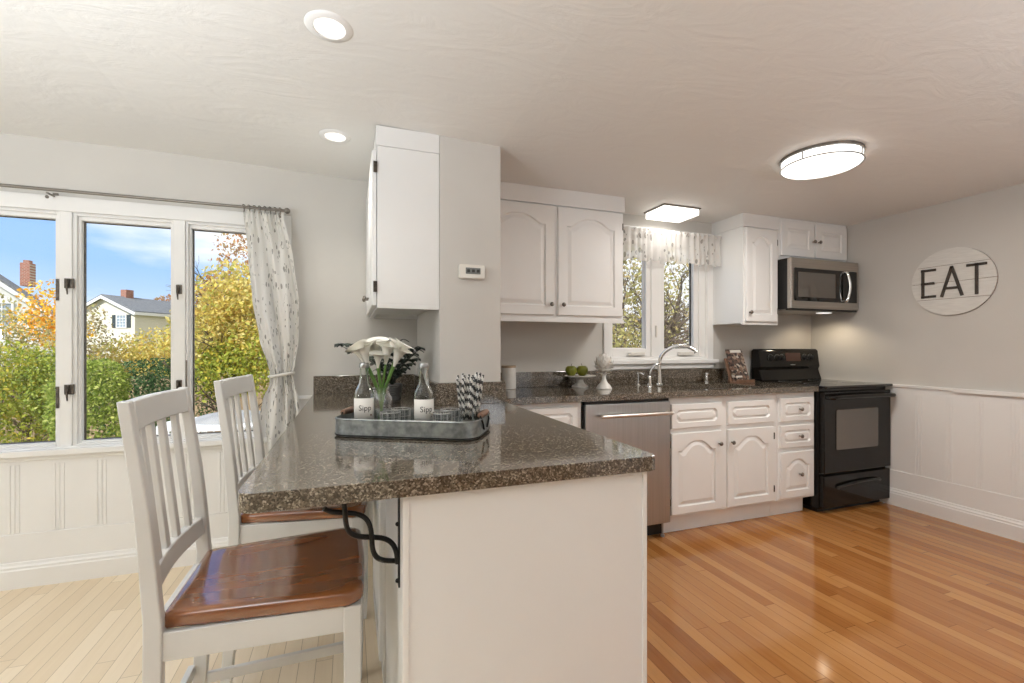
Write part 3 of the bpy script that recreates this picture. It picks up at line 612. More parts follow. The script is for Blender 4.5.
# dishwasher
dw = thing('dishwasher', 'stainless steel dishwasher with a long bar handle, left of the sink cabinet', 'dishwasher', (1.585, 2.65, 0))
MB().box(1.28, 1.888, FY+.005, 2.93, .09, .868).build('tub', M['blackmat'], dw)
MB().box(1.288, 1.884, FY-.026, FY+.004, .10, .856).build('door', M['steel'], dw, bevel=.005)
MB().box(1.29, 1.88, FY-.012, FY+.02, .857, .872).build('control_strip', M['blackmat'], dw)
mb = MB(); mb.tube([(1.385, FY-.062, .787), (1.865, FY-.062, .787)], .0105, 14); hd = mb.build('handle', M['handle'], dw, smooth=40)
for x in (1.40, 1.85): MB().tube([(x, FY-.026, .787), (x, FY-.062, .787)], .008, 10).build('handle_post', M['handle'], hd, smooth=40)
for x in (1.382, 1.868): MB().sphere((x, FY-.062, .787), .0115, 12, 8).build('end_cap', M['handle'], hd, smooth=60)
MB().box(1.30, 1.875, FY+.05, FY+.07, .005, .095).build('kick_plate', M['blackmat'], dw)
for x in (1.32, 1.86): MB().lathe([(.012, 0), (.012, .012), (.006, .014), (.006, .09)], (x, FY+.02, 0), 10).build('foot', M['steel'], dw)

# ================================================================== RANGE
rg = thing('range', 'black freestanding electric range with glass oven door in the corner', 'stove', (3.53, 2.6, 0))
RX0, RX1, RF = 3.165, 3.878, 2.335
MB().box(RX0, RX1, RF+.02, 2.93, .03, .900).build('body', M['black'], rg, bevel=.004)
MB().box(RX0+.02, RX1-.02, RF+.05, 2.9, 0, .03).build('base', M['blackmat'], rg)
mb = MB(); mb.prism(rrect(RX0-.006, RX1+.004, RF-.035, 2.86, .02), .898, .916); ck = mb.build('cooktop', M['blackglass'], rg, bevel=.005)
for x, y, r in ((3.33, 2.47, .105), (3.70, 2.47, .08), (3.33, 2.72, .08), (3.70, 2.72, .105)):
    mb = MB(); mb.lathe([(r, .9162), (r, .9166), (r-.006, .9166), (r-.006, .9162)], (x, y, 0), 40, caps=False); mb.build('burner_ring', M['lcd'], ck)
mb = MB(); mb.box(RX0+.004, RX1-.004, RF-.018, RF+.02, .29, .872); dr = mb.build('oven_door', M['black'], rg, bevel=.006)
MB().prism([(0, 0)]*0 or rrect(3.285, 3.725, .455, .742, .012), 0, .004).xf(lambda p: (p.x, RF-.019-p.z, p.y)).build('oven_window', M['ovenglass'], dr)
P = bez([(3.19, RF-.02, .835), (3.205, RF-.058, .835), (3.30, RF-.066, .838), (3.52, RF-.07, .840), (3.74, RF-.066, .838), (3.838, RF-.058, .835), (3.853, RF-.02, .835)], 6)
MB().tube(P, .0155, 10).build('door_handle', M['black'], dr, smooth=50)
mb = MB(); mb.box(RX0+.004, RX1-.004, RF-.014, RF+.02, .045, .272); dw_ = mb.build('storage_drawer', M['black'], rg, bevel=.006)
P = bez([(3.30, RF-.013, .178), (3.33, RF-.030, .196), (3.52, RF-.032, .213), (3.70, RF-.030, .213), (3.76, RF-.013, .20)], 6)
MB().tube(P, .009, 8).build('drawer_pull', M['blackmat'], dw_, smooth=50)
# backguard
prof = [(2.83, .916), (2.945, .916), (2.945, 1.16), (2.93, 1.178), (2.885, 1.178), (2.868, 1.165), (2.85, 1.03), (2.862, 1.005), (2.845, .955)]
mb = MB(); mb.loops([[(x, y, z) for y, z in prof] for x in (RX0-.0+.0, RX1-.035)]); bgd = mb.build('backguard', M['black'], rg, bevel=.008, seg=3)
def on_guard(x, z): return Vector((x, 2.868-(1.165-z)*.133-.001, z))
for x in (3.285, 3.355, 3.405, 3.665, 3.735):
    mb = MB(); mb.lathe([(.024, 0), (.024, .006), (.018, .009), (.017, .022), (.001, .023)], n=18); mb.box(-.004, .004, -.018, .018, .02, .027)
    p = on_guard(x, 1.105); mb.xf(lambda q: (p.x+q.x, p.y-q.z, p.z+q.y)); mb.build('control_knob', M['blackmat'], bgd, smooth=40)
    mb = MB(); mb.lathe([(.030, 0), (.030, .001), (.027, .001), (.027, 0)], n=30, caps=False); mb.xf(lambda q: (p.x+q.x, p.y-.0008-q.z, p.z+q.y)); mb.build('dial_ring', M['lcd'], bgd)
mb = MB(); a, b_ = on_guard(3.45, 1.14), on_guard(3.63, 1.075); mb.hexa([(3.455, b_.y-.001, 1.075), (3.625, b_.y-.001, 1.075), (3.625, b_.y+.006, 1.075), (3.455, b_.y+.006, 1.075)], [(3.455, a.y-.001, 1.145), (3.625, a.y-.001, 1.145), (3.625, a.y+.006, 1.145), (3.455, a.y+.006, 1.145)]); mb.build('clock_display', M['display'], bgd)
MB().box(3.50, 3.55, 2.848, 2.853, 1.042, 1.049).build('badge', M['steel'], bgd)

# ================================================================== MICROWAVE
mw = thing('microwave', 'stainless over-the-range microwave with dark window and curved handle', 'microwave', (3.49, 2.77, 1.48))
MX0, MX1, MF = 3.135, 3.872, 2.585
MB().box(MX0+.004, MX1-.004, MF, 2.97, 1.485, 1.872).build('case', M['blackmat'], mw, bevel=.003)
md_ = MB().box(MX0, MX1, MF-.035, MF, 1.488, 1.872).build('door', M['steel_h'], mw, bevel=.006)
MB().prism(rrect(3.165, 3.845, 1.545, 1.795, .006), 0, .004).xf(lambda p: (p.x, MF-.036-p.z, p.y)).build('window', M['blackglass'], md_)
MB().prism(rrect(3.20, 3.60, 1.575, 1.765, .004), 0, .002).xf(lambda p: (p.x, MF-.040-p.z, p.y)).build('window_screen', M['ovenglass'], md_)
P = bez([(3.705, MF-.04, 1.785), (3.706, MF-.060, 1.772), (3.715, MF-.074, 1.67), (3.706, MF-.060, 1.568), (3.705, MF-.04, 1.555)], 8)
MB().tube(P, .012, 10).build('handle', M['chrome'], md_, smooth=50)
MB().box(MX0+.02, MX1-.02, MF+.02, 2.94, 1.474, 1.485).build('grease_filter', M['steel_h'], mw)
MB().box(MX0+.01, MX1-.01, MF-.028, MF+.02, 1.476, 1.488).build('vent_strip', M['blackmat'], mw)
emm = MB().box(3.62, 3.72, 2.66, 2.72, 1.470, 1.4745).build('task_lamp', M['canglow'], mw)
tl_ = lamp('microwave_task_light', 'SPOT', (3.67, 2.69, 1.462), 5.0, (1, .82, .58), .03, aim=(.12, .1, -1), spot_size=math.radians(150), spot_blend=.6)

# ================================================================== WALL CABINETS
def wall_cab(name, label, x0, x1, z0, z1, yf, face=True, fascia=True):
    c = thing(name, label, 'cabinet', ((x0+x1)/2, (yf+YB)/2, z0))
    mb = MB(); mb.box(x0, x1, yf+.02, YB-.001, z0+.012, z1); MB.build(mb, 'body', M['white'], c, bevel=.001)
    mb = MB(); mb.box(x0, x1, yf, yf+.02, z0, z1); mb.build('face_frame', M['white'], c, bevel=.002)
    return c
c1 = wall_cab('wall_cabinet', 'white double wall cabinet with two arched doors, between pillar and sink window', .718, 1.737, 1.372, 2.095, 2.66)
MB().box(.718, 1.745, 2.648, YB-.001, 2.096, 2.2).build('fascia', M['white'], c1, bevel=.002)
for (a, b_, kx) in ((.738, 1.222, 1.195), (1.248, 1.722, 1.278)): door_part(c1, 'door', a, b_, 1.395, 2.085, .058, .06, yf=2.642, knob=(kx, 1.462))
for z in (2.0, 1.47): hinge(c1, 1.729, 2.66, z)
MB().box(.718, 1.737, 2.652, 2.664, 1.352, 1.372).build('light_rail', M['white'], c1)
c2 = wall_cab('wall_cabinet', 'tall narrow white wall cabinet with one arched door, left of the microwave', 2.782, 3.13, 1.362, 2.10, 2.66)
MB().box(2.778, 3.134, 2.652, YB-.001, 2.101, 2.2).build('fascia', M['white'], c2, bevel=.002)
door_part(c2, 'door', 2.80, 3.108, 1.385, 2.09, .05, .055, yf=2.642, knob=(2.825, 1.455))
for z in (2.0, 1.47): hinge(c2, 3.115, 2.66, z)
c3 = wall_cab('wall_cabinet', 'short white two-door wall cabinet directly above the microwave', 3.136, 3.89, 1.874, 2.2, 2.66)
for (a, b_, kx) in ((3.15, 3.505, 3.482), (3.518, 3.875, 3.542)): door_part(c3, 'door', a, b_, 1.905, 2.178, 0, .06, yf=2.642, knob=(kx, 2.03))
# pillar cabinet, doors facing -X toward the dining side
c4 = thing('wall_cabinet', 'white wall cabinet seen end-on, hung on the pillar above the flowers', 'cabinet', (.26, 2.58, 1.37))
mb = MB(); mb.box(.119, .405, 2.193, YB-.001, 1.395, 2.12); mb.build('body', M['white'], c4, bevel=.001)
mb = MB(); mb.box(.115, .406, 2.189, YB-.001, 2.121, 2.212); mb.build('fascia', M['white'], c4, bevel=.002)
mb = MB(); mb.box(.119, .14, 2.193, YB-.001, 1.372, 1.395).box(.14, .405, 2.193, 2.213, 1.372, 1.395).box(.14, .405, 2.95, YB-.001, 1.372, 1.395); mb.build('bottom_rail', M['white'], c4)
for (a, b_) in ((2.20, 2.57), (2.585, 2.955)):
    mb = MB(); panel(mb, a, b_, 1.385, 2.10, 0, .02, .055, .06); mb.xf(lambda p: (.096+p.y, a+b_-p.x, p.z)); d_ = mb.build('door', M['white'], c4, smooth=28)
    kk = MB(); kk = knob_mb(0, 0, 0); ky = b_-.03 if a < 2.4 else a+.03
    kk.xf(lambda p: (.096+p.y, ky-p.x, 1.45+p.z)); kk.build('knob', M['knob'], d_, smooth=40)
for z in (2.02, 1.47): MB().box(.102, .119, 2.186, 2.1935, z-.025, z+.025).build('hinge', M['hinge'], c4)

# ================================================================== LIGHT FIXTURES
def can(x, y, label):
    z = cz(x)
    c = thing('recessed_light', label, 'light', (x, y, z), 0, 'recessed ceiling lights')
    MB().lathe([(.046, -.001), (.050, -.007), (.070, -.005), (.075, .0)], (x, y, z), 40, caps=False).build('trim_ring', M['trim'], c, smooth=50)
    MB().lathe([(.001, -.003), (.047, -.003), (.047, -.001), (.001, -.001)], (x, y, z), 32).build('lens', M['canglow'], c)
    l_ = lamp('recessed_lamp', 'SPOT', (x, y, z-.02), 14, (1, .965, .91), .05, aim=(0, 0, -1), spot_size=math.radians(130), spot_blend=.8); return c
can(-.062, 1.588, 'recessed round ceiling light nearest the top edge of the picture')
can(-.067, 2.40, 'recessed round ceiling light farther back, beside the hanging pillar cabinet')
fx, fy = 2.345, 1.735
rl = thing('ceiling_light', 'round flush-mount drum ceiling light with white diffuser and thin metal bands', 'light', (fx, fy, 2.2))
MB().lathe([(.187, -.012), (.187, 0), (.001, 0)], (fx, fy, 2.2), 56, caps=False).build('base_pan', M['pewter'], rl, smooth=40)
MB().lathe([(.179, -.010), (.181, -.05), (.173, -.060), (.14, -.065), (.001, -.068)], (fx, fy, 2.2), 56, caps=False).build('diffuser', M['lampglow'], rl, smooth=60)
for dz in (-.014, -.053): MB().tube([(fx+.1845*math.cos(2*PI*i/56), fy+.1845*math.sin(2*PI*i/56), 2.2+dz) for i in range(56)], .0035, 8, closed=True).build('metal_band', M['steel'], rl, smooth=60)
for k in range(4):
    a = -1.36+PI/2*k; MB().tube([(fx+.186*math.cos(a), fy+.186*math.sin(a), 2.2-.012), (fx+.186*math.cos(a), fy+.186*math.sin(a), 2.2-.053)], .0035, 6).build('band_post', M['steel'], rl)
lamp('drum_lamp', 'AREA', (fx, fy, 2.122), 17, (1, .965, .91), .36, aim=(0, 0, -1))
sl = thing('ceiling_light', 'square flush-mount ceiling light glowing above the sink window valance', 'light', (2.235, 2.78, 2.2))
MB().box(2.075, 2.395, 2.665, 2.90, 2.190, 2.2).build('base_pan', M['pewter'], sl)
MB().prism(rrect(2.081, 2.389, 2.671, 2.894, .012), 2.147, 2.192).build('diffuser', M['sinkglow'], sl, bevel=.006)
lamp('sink_lamp', 'AREA', (2.235, 2.78, 2.142), 1.6, (1, .965, .91), .28, aim=(0, 0, -1), sizey=.2)

# ================================================================== CURTAIN, VALANCE
rod = thing('curtain_rod', 'long thin pewter curtain rod above the dining window', 'curtain rod', (-1.1, 2.9, 1.97))
mb = MB(); mb.tube([(-2.3, 2.90, 1.972), (-.35, 2.90, 1.972)], .008, 10); mb.build('rod', M['pewter'], rod, smooth=50)
MB().sphere((-.338, 2.90, 1.972), .017, 14, 10).build('finial', M['pewter'], rod, smooth=80)
for x in (-1.41, -.375): MB().tube([(x, 2.974, 1.955), (x, 2.90, 1.955)], .005, 8).sphere((x, 2.90, 1.935), .008, 8, 6).box(x-.01, x+.01, 2.966, 2.975, 1.93, 1.975).build('bracket', M['pewter'], rod)
for i in range(8):
    x = -.555+.026*i
    mb = MB(); mb.tube([(x+.004*math.sin(a*2), 2.90+.019*math.cos(a), 1.966+.019*math.sin(a)) for a in [2*PI*k/18 for k in range(18)]], .0026, 6, closed=True)
    o = mb.build('curtain_ring', M['pewter'], None, smooth=60); tag(o, 'small dark curtain ring threaded on the rod above the tied curtain', 'curtain ring', 'curtain rings at the rod end')
LFT = [(1.955, -.560), (1.70, -.545), (1.457, -.522), (1.232, -.482), (1.09, -.435), (1.035, -.418), (.98, -.425), (.90, -.455), (.783, -.475), (.5, -.485), (.06, -.490)]
RGT = [(1.955, -.352), (1.70, -.300), (1.457, -.276), (1.232, -.280), (1.09, -.300), (1.035, -.313), (.98, -.300), (.90, -.280), (.783, -.262), (.5, -.25), (.06, -.25)]
def interp(T, z):
    for (z1, a), (z0, b_) in zip(T, T[1:]):
        if z0 <= z <= z1: q = (z-z0)/(z1-z0); q = q*q*(3-2*q)*.5+q*.5; return b_+(a-b_)*q
    return T[-1][1]
cu = thing('curtain', 'white sprig-printed curtain panel tied back at the right of the dining window', 'curtain', (-.42, 2.9, .06))
def cfn(u, v):
    z = 1.955-(1.955-.06)*v; l, r = interp(LFT, z), interp(RGT, z); wd = r-l
    top_ = max(0, 1-(1.955-z)/.16); tie = math.exp(-((z-1.035)/.13)**2)
    soft = .027*math.sin(2*PI*(u*2.6+.22*math.sin(2.3*v*3+u*3)+.1))+.011*math.sin(2*PI*(u*4.3+.3*math.sin(4*v+1)))
    fine = .010*math.sin(2*PI*(u*11+.4*math.sin(u*9)))
    y = 2.897+soft*(1-.6*top_)*(1-.4*tie)+fine*(top_+.8*tie)*.8
    return (l+wd*u+.004*math.sin(9*v+u*4), y, z)
mb = MB(); mb.grid(cfn, 90, 110); mb.build('panel', M['curtain'], cu, smooth=180, fixn=False)
mb = MB(); mb.tube([(-.366+.062*math.cos(a), 2.895+.030*math.sin(a), 1.035+.010*math.cos(a)) for a in [2*PI*k/24 for k in range(24)]], .0095, 8, closed=True); mb.build('tieback', M['curtain'], cu, smooth=60)
vr = thing('valance_rod', 'thin brass valance rod in front of the kitchen window head', 'curtain rod', (2.26, 2.87, 2.06))
MB().tube([(1.76, 2.872, 2.052), (2.772, 2.872, 2.052)], .006, 8).build('rod', M['handle'], vr, smooth=50)
for x in (1.765, 2.762): MB().tube([(x, 2.974, 2.052), (x, 2.872, 2.052)], .005, 8).build('bracket', M['pewter'], vr)
va = thing('valance', 'sheer gathered sprig-print valance hanging over the kitchen window', 'valance', (2.26, 2.87, 1.82))
def vfn(u, v):
    x = 1.765+1.0*u; zb = 1.835+.008*math.sin(u*38)+.006*math.sin(u*91+1); zt_ = 2.072
    z = zt_+(zb-zt_)*v; ph = 2*PI*(u*19+.25*math.sin(u*23)); amp = (.004+.007*v)*(1+.5*math.sin(u*17)) if v > .12 else .008
    return (x+.004*math.cos(ph)*v, 2.872-(.009 if v < .14 else .004)+amp*math.sin(ph), z)
mb = MB(); mb.grid(vfn, 260, 16); mb.build('cloth', M['valance'], va, smooth=180, fixn=False)

# ================================================================== SIGN, THERMOSTAT
sg = thing('wall_sign', 'round whitewashed plank sign reading EAT on the right wall', 'sign', (3.88, 1.95, 1.645))
SR, SC = .234, Vector((3.88, 1.951, 1.643))
mb = MB(); SX = lambda n, u, z: (XR-.001-n, SC.y-u, SC.z+z)
mb.loops([[SX(n, SR*math.cos(2*PI*i/64), SR*.985*math.sin(2*PI*i/64)) for i in range(64)] for n in (0, .008)]); mb.build('backing', M['standwood'], sg)
cuts = [-.985*SR, -.116, .0, .116, .985*SR]
mb = MB()
for k in range(4):
    za, zb = cuts[k]+.0016, cuts[k+1]-.0016; P = []
    for i in range(17):
        z = za+(zb-za)*i/16; P.append((math.sqrt(max(0, 1-(z/(.985*SR))**2))*SR, z))
    P = P+[(-x, z) for x, z in reversed(P)]
    mb.loops([[SX(n, x, z) for x, z in P] for n in (.006, .0165)])
mb.build('plank_face', M['signwood'], sg)
def bar(mb, u0, z0, u1, z1, w_):
    d = Vector((u1-u0, z1-z0)).normalized(); n = Vector((-d.y, d.x))*w_/2
    mb.loops([[SX(nn, u0+n.x, z0+n.y), SX(nn, u1+n.x, z1+n.y), SX(nn, u1-n.x, z1-n.y), SX(nn, u0-n.x, z0-n.y)] for nn in (.0165, .026)])
T_, B2 = .103, -.103; WW = .0165
mb = MB(); bar(mb, -.162, B2, -.162, T_, WW); bar(mb, -.172, T_-.01, -.085, T_-.01, WW); bar(mb, -.172, 0.0, -.095, 0.0, WW); bar(mb, -.172, B2+.01, -.085, B2+.01, WW); mb.build('letter', M['signletter'], sg, bevel=.001)
mb = MB(); bar(mb, -.052, B2, .006, T_, WW); bar(mb, .062, B2, .004, T_, WW); bar(mb, -.035, -.045, .045, -.045, WW); mb.build('letter', M['signletter'], sg, bevel=.001)
mb = MB(); bar(mb, .137, B2, .137, T_, WW); bar(mb, .084, T_-.01, .189, T_-.01, WW); mb.build('letter', M['signletter'], sg, bevel=.001)
th = thing('thermostat', 'small white wall thermostat with grey display on the pillar', 'thermostat', (.56, 2.18, 1.56))
MB().prism(rrect(.499, .627, 1.526, 1.594, .008), 0, .022).xf(lambda p: (p.x, 2.189-p.z, p.y)).build('case', M['plastic'], th, bevel=.004)
MB().prism(rrect(.530, .604, 1.548, 1.578, .002), 0, .002).xf(lambda p: (p.x, 2.167-p.z, p.y)).build('display', M['lcd'], th)
for k in range(3): MB().box(.537+.024*k, .551+.024*k, 2.1642, 2.1655, 1.556, 1.570).build('digit', M['ink'], th)

# ================================================================== SINK, FAUCET
sk = thing('sink', 'undermount stainless sink bowl set into the granite below the window', 'sink', (2.365, 2.65, .7))
lp = lambda ins, z, r: [(x, y, z) for x, y in rrect(SK[0]+ins, SK[1]-ins, SK[2]+ins, SK[3]-ins, r, 5)]
mb = MB(); mb.loops([lp(-.02, .8755, .06), lp(-.004, .8755, .055), lp(.0, .868, .05), lp(.008, .72, .05), lp(.03, .700, .04)], cap0=False); mb.build('bowl', M['steel'], sk, smooth=40)
MB().lathe([(.045, .7005), (.045, .703), (.03, .703), (.028, .7008)], (2.385, 2.6, 0), 24).build('drain', M['chrome'], sk)
fc = thing('faucet', 'tall chrome gooseneck kitchen faucet rising behind the sink', 'faucet', (2.155, 2.825, CT))
MB().lathe([(.028, 0), (.028, .006), (.020, .012), (.017, .05), (.0145, .11), (.013, .16)], (2.155, 2.825, CT), 20).build('base', M['chrome'], fc, smooth=40)
P = bez([(2.155, 2.825, 1.06), (2.165, 2.819, 1.12), (2.20, 2.795, 1.17), (2.245, 2.745, 1.20), (2.295, 2.695, 1.196), (2.335, 2.663, 1.172), (2.345, 2.655, 1.155)], 7)
MB().tube(P, [.0125]*(len(P)-6)+[.0135, .0155, .017, .0175, .0175, .0165], 12).build('spout', M['chrome'], fc, smooth=50)
hb = MB().lathe([(.021, 0), (.021, .006), (.0155, .012), (.0145, .05), (.013, .065), (.006, .072)], (2.07, 2.825, CT), 18).build('handle_base', M['chrome'], fc, smooth=40)
P = bez([(2.07, 2.825, .975), (2.075, 2.821, 1.01), (2.095, 2.815, 1.048), (2.125, 2.811, 1.068), (2.16, 2.806, 1.072)], 6)
MB().tube(P, [.007]*(len(P)-1)+[.005], 8).build('lever', M['chrome'], hb, smooth=50)
so = thing('soap_dispenser', 'slim chrome soap dispenser at the left end of the sink', 'soap dispenser', (1.995, 2.85, CT))
MB().lathe([(.020, 0), (.020, .006), (.009, .010), (.008, .075), (.010, .08), (.010, .088), (.002, .092)], (1.995, 2.86, CT), 16).build('stem', M['chrome'], so, smooth=40)
MB().tube([(1.995, 2.86, CT+.084), (2.0, 2.825, CT+.088), (2.003, 2.80, CT+.078)], .006, 8).build('nozzle', M['chrome'], so, smooth=40)
ag = MB().lathe([(.019, 0), (.019, .012), (.0135, .016), (.0135, .05), (.012, .06), (.017, .064), (.017, .075), (.003, .078)], (2.645, 2.885, CT), 20).build('air_gap', M['chrome'], None, smooth=40)
tag(ag, 'stubby chrome air-gap cap at the right of the sink', 'sink fitting')

# ================================================================== COUNTER ITEMS (kitchen side)
cn = thing('canister', 'white ribbed ceramic canister with wood lid beside the pillar', 'canister', (1.0, 2.885, CT))
prof = [(.046, 0), (.049, .004)]+[(.049-(.0013 if k % 2 else 0), .006+.132*k/26) for k in range(27)]+[(.047, .141)]
MB().lathe(prof, (1.0, 2.885, CT), 36).build('jar', M['ceramic'], cn, smooth=30)
MB().lathe([(.046, .1412), (.050, .143), (.050, .153), (.046, .156), (.001, .156)], (1.0, 2.885, CT), 36).build('lid', M['lidwood'], cn, smooth=30)
ck_ = thing('cake_stand', 'white ceramic cake stand carrying green apples on the back counter', 'cake stand', (1.51, 2.845, CT))
MB().lathe([(.058, 0), (.060, .004), (.055, .012), (.038, .022), (.028, .034), (.025, .052), (.032, .062), (.05, .068)], (1.51, 2.845, CT), 32).build('foot', M['ceramic'], ck_, smooth=40)
MB().lathe([(.045, .0675), (.095, .0715), (.108, .075), (.110, .080), (.106, .083), (.098, .080), (.001, .080)], (1.51, 2.845, CT), 40).build('plate', M['ceramic'], ck_, smooth=40)
ap = thing('apple', 'left of the two green apples on the white cake stand', 'apple', (1.437, 2.835, CT+.080), 0, 'green apples on the cake stand')
prof = [(.004, .006), (.018, .0005), (.030, .008), (.038, .025), (.041, .042), (.038, .058), (.028, .069), (.014, .071), (.005, .064), (.001, .062)]
MB().lathe([(r*.93, z*.93) for r, z in prof], n=28, mod=lambda a, k: 1+.025*math.cos(5*a)*(k < 4)).build('fruit', M['apple'], ap, smooth=80, local=True)
MB().tube([(0, 0, .056), (.002, .001, .070), (.007, .002, .082)], .0016, 6).build('stem', M['stemwood'], ap, local=True)
a2_ = copy_tree(ap); a2_['label'] = 'right-hand of the two green apples on the white cake stand'; a2_.location = (1.517, 2.825, CT+.080); a2_.scale = (1.05, 1.05, 1.05); ap.scale = (1.05, 1.05, 1.05); a2_.rotation_euler.z = 2
# artichoke finial
fn_ = thing('artichoke_finial', 'white ceramic artichoke ornament on a pedestal left of the sink window', 'ornament', (1.602, 2.68, CT))
FC = (1.602, 2.68, CT)
MB().lathe([(.052, 0), (.053, .006), (.048, .012), (.046, .018), (.040, .026), (.026, .040), (.017, .058), (.013, .075), (.0135, .088), (.019, .094), (.019, .100), (.014, .104), (.020, .110)], FC, 32).build('pedestal', M['ceramic'], fn_, smooth=45)
mb = MB(); mb.sphere((FC[0], FC[1], FC[2]+.162), .045, 20, 14, sz=1.15)
for k in range(7):
    el_ = -1.15+2.45*k/6; nl = max(5, int(11*math.cos(el_*.9)))
    for j in range(nl):
        a = 2*PI*(j+.5*(k % 2))/nl
        ce = math.cos(el_)
        b0 = Vector((math.cos(a)*ce*.050, math.sin(a)*ce*.050, math.sin(el_)*.056)); tn = Vector((-math.sin(a), math.cos(a), 0)); up = Vector((-math.cos(a)*math.sin(el_), -math.sin(a)*math.sin(el_), math.cos(el_))); no = b0.normalized()
        O = Vector((FC[0], FC[1], FC[2]+.162)); hw = .5*2*PI*.05*max(ce, .25)/nl*1.15
        p = [b0-tn*hw-up*.010, b0+tn*hw-up*.010, b0+tn*hw*.8+up*.010+no*.010, b0+up*.024+no*.020, b0-tn*hw*.8+up*.010+no*.010, b0+up*.004+no*.013]
        mb.add([O+q for q in p], [(0, 1, 5), (1, 2, 5), (2, 3, 5), (3, 4, 5), (4, 0, 5)])
mb.build('artichoke', M['ceramic'], fn_, fixn=False)
# cookbook on stand
ST = thing('cookbook_stand', 'dark wooden cookbook stand on the counter beside the range', 'book stand', (2.895, 2.80, CT), math.radians(8))
lean = .30
def leanf(p): return (p.x, p.y+p.z*lean, p.z)
MB().box(-.10, .10, .0, .012, .008, .19).xf(leanf).build('back_board', M['standwood'], ST, bevel=.002, local=True)
MB().box(-.105, .105, -.055, .012, .0, .012).box(-.105, .105, -.058, -.046, .0, .026).build('ledge', M['standwood'], ST, bevel=.002, local=True)
MB().hexa([(-.02, .085, 0), (.02, .085, 0), (.02, .095, 0), (-.02, .095, 0)], [(-.02, .050, .14), (.02, .050, .14), (.02, .06, .14), (-.02, .06, .14)]).build('prop', M['standwood'], ST, local=True)
BK = thing('cookbook', 'cookbook with brown food-photo cover leaning on the wooden stand', 'book', (2.893, 2.80, CT+.0125), math.radians(8))
MB().box(-.078, .078, -.036, -.033, .0, .248).box(-.078, .078, -.006, -.003, .0, .248).box(-.081, -.078, -.036, -.003, .0, .248).xf(leanf).build('cover', M['cover'], BK, bevel=.001, local=True)
MB().box(-.077, .074, -.0328, -.0062, .003, .244).xf(leanf).build('pages', M['page'], BK, local=True)
MB().box(-.068, .060, -.0366, -.0361, .222, .244).xf(leanf).build('title_strip', M['page'], BK, local=True)
MB().box(-.070, .0, -.0366, -.0361, .030, .044).xf(leanf).build('title_strip', M['page'], BK, local=True)

# ================================================================== TRAY GROUP (local frame of the tray, rotated)
TA = math.atan2(-.485, .875)
TO = Vector((-.062, 1.518, CT+.001))
E1 = Vector((math.cos(TA), math.sin(TA), 0)); E2 = Vector((-math.sin(TA), math.cos(TA), 0))
TL, TW, TH = .465, .245, .055
def TP(u, v_, z=0): return TO+E1*u+E2*v_+Vector((0, 0, z))
ty = thing('tray', 'galvanised metal tray with rounded corners and wooden grip handles on the peninsula', 'tray', TP(TL/2, TW/2), TA)
def lpt(ins, z, fl=0): return [(x*(1+fl), y*(1+fl), z) for x, y in rrect(-TL/2+ins, TL/2-ins, -TW/2+ins, TW/2-ins, .055-ins*.5, 8)]
mb = MB(); mb.loops([lpt(.004, 0), lpt(0, .003), lpt(0, TH), lpt(.003, TH+.002), lpt(.0035, TH-.003), lpt(.0025, .005), lpt(.006, .003)]); mb.build('pan', M['galv'], ty, smooth=40, local=True)
for z in (.006, TH-.001): MB().tube([(x, y, z) for x, y, _ in lpt(-.0005, 0)], .0022, 6, closed=True).build('rim_wire', M['galv'] if z > .01 else M['iron'], ty, smooth=60, local=True)
for sx in (-1, 1):
    x = sx*(TL/2)
    h_ = MB().tube([(x-sx*.004, -.045, TH+.010), (x-sx*.004, 0, TH+.011), (x-sx*.004, .045, TH+.010)], [.0085, .011, .0085], 12).build('handle', M['standwood'], ty, smooth=50, local=True)
    for y in (-.047, .047): MB().tube([(x-sx*.004, y, TH+.010), (x+sx*.004, y*.95, TH-.01), (x+sx*.003, y*.45, TH-.035)], .003, 6).build('handle_bracket', M['iron'], h_, smooth=50, local=True)
ZF = CT+.001+.0035   # tray floor
def place(u, v_): p = TP(u, v_); return (p.x, p.y, ZF)
# bottles
def text_mb(s, size):
    cu_ = bpy.data.curves.new('t', 'FONT'); cu_.body = s; cu_.size = size; cu_.align_x = 'CENTER'; cu_.resolution_u = 3; cu_.extrude = .0
    o = bpy.data.objects.new('t', cu_); COL.objects.link(o); dg = bpy.context.evaluated_depsgraph_get(); me = bpy.data.meshes.new_from_object(o.evaluated_get(dg))
    bm = bmesh.new(); bm.from_mesh(me); bmesh.ops.triangulate(bm, faces=bm.faces); bmesh.ops.subdivide_edges(bm, edges=bm.edges, cuts=1); bm.verts.index_update()
    mb = MB(); mb.add([v_.co[:] for v_ in bm.verts], [[v_.index for v_ in f.verts] for f in bm.faces]); bm.free()
    bpy.data.objects.remove(o); bpy.data.curves.remove(cu_); bpy.data.meshes.remove(me); return mb
def wrap(mb, R, a0, z0): return mb.xf(lambda p: (R*math.cos(a0+p.x/R), R*math.sin(a0+p.x/R), z0+p.y))
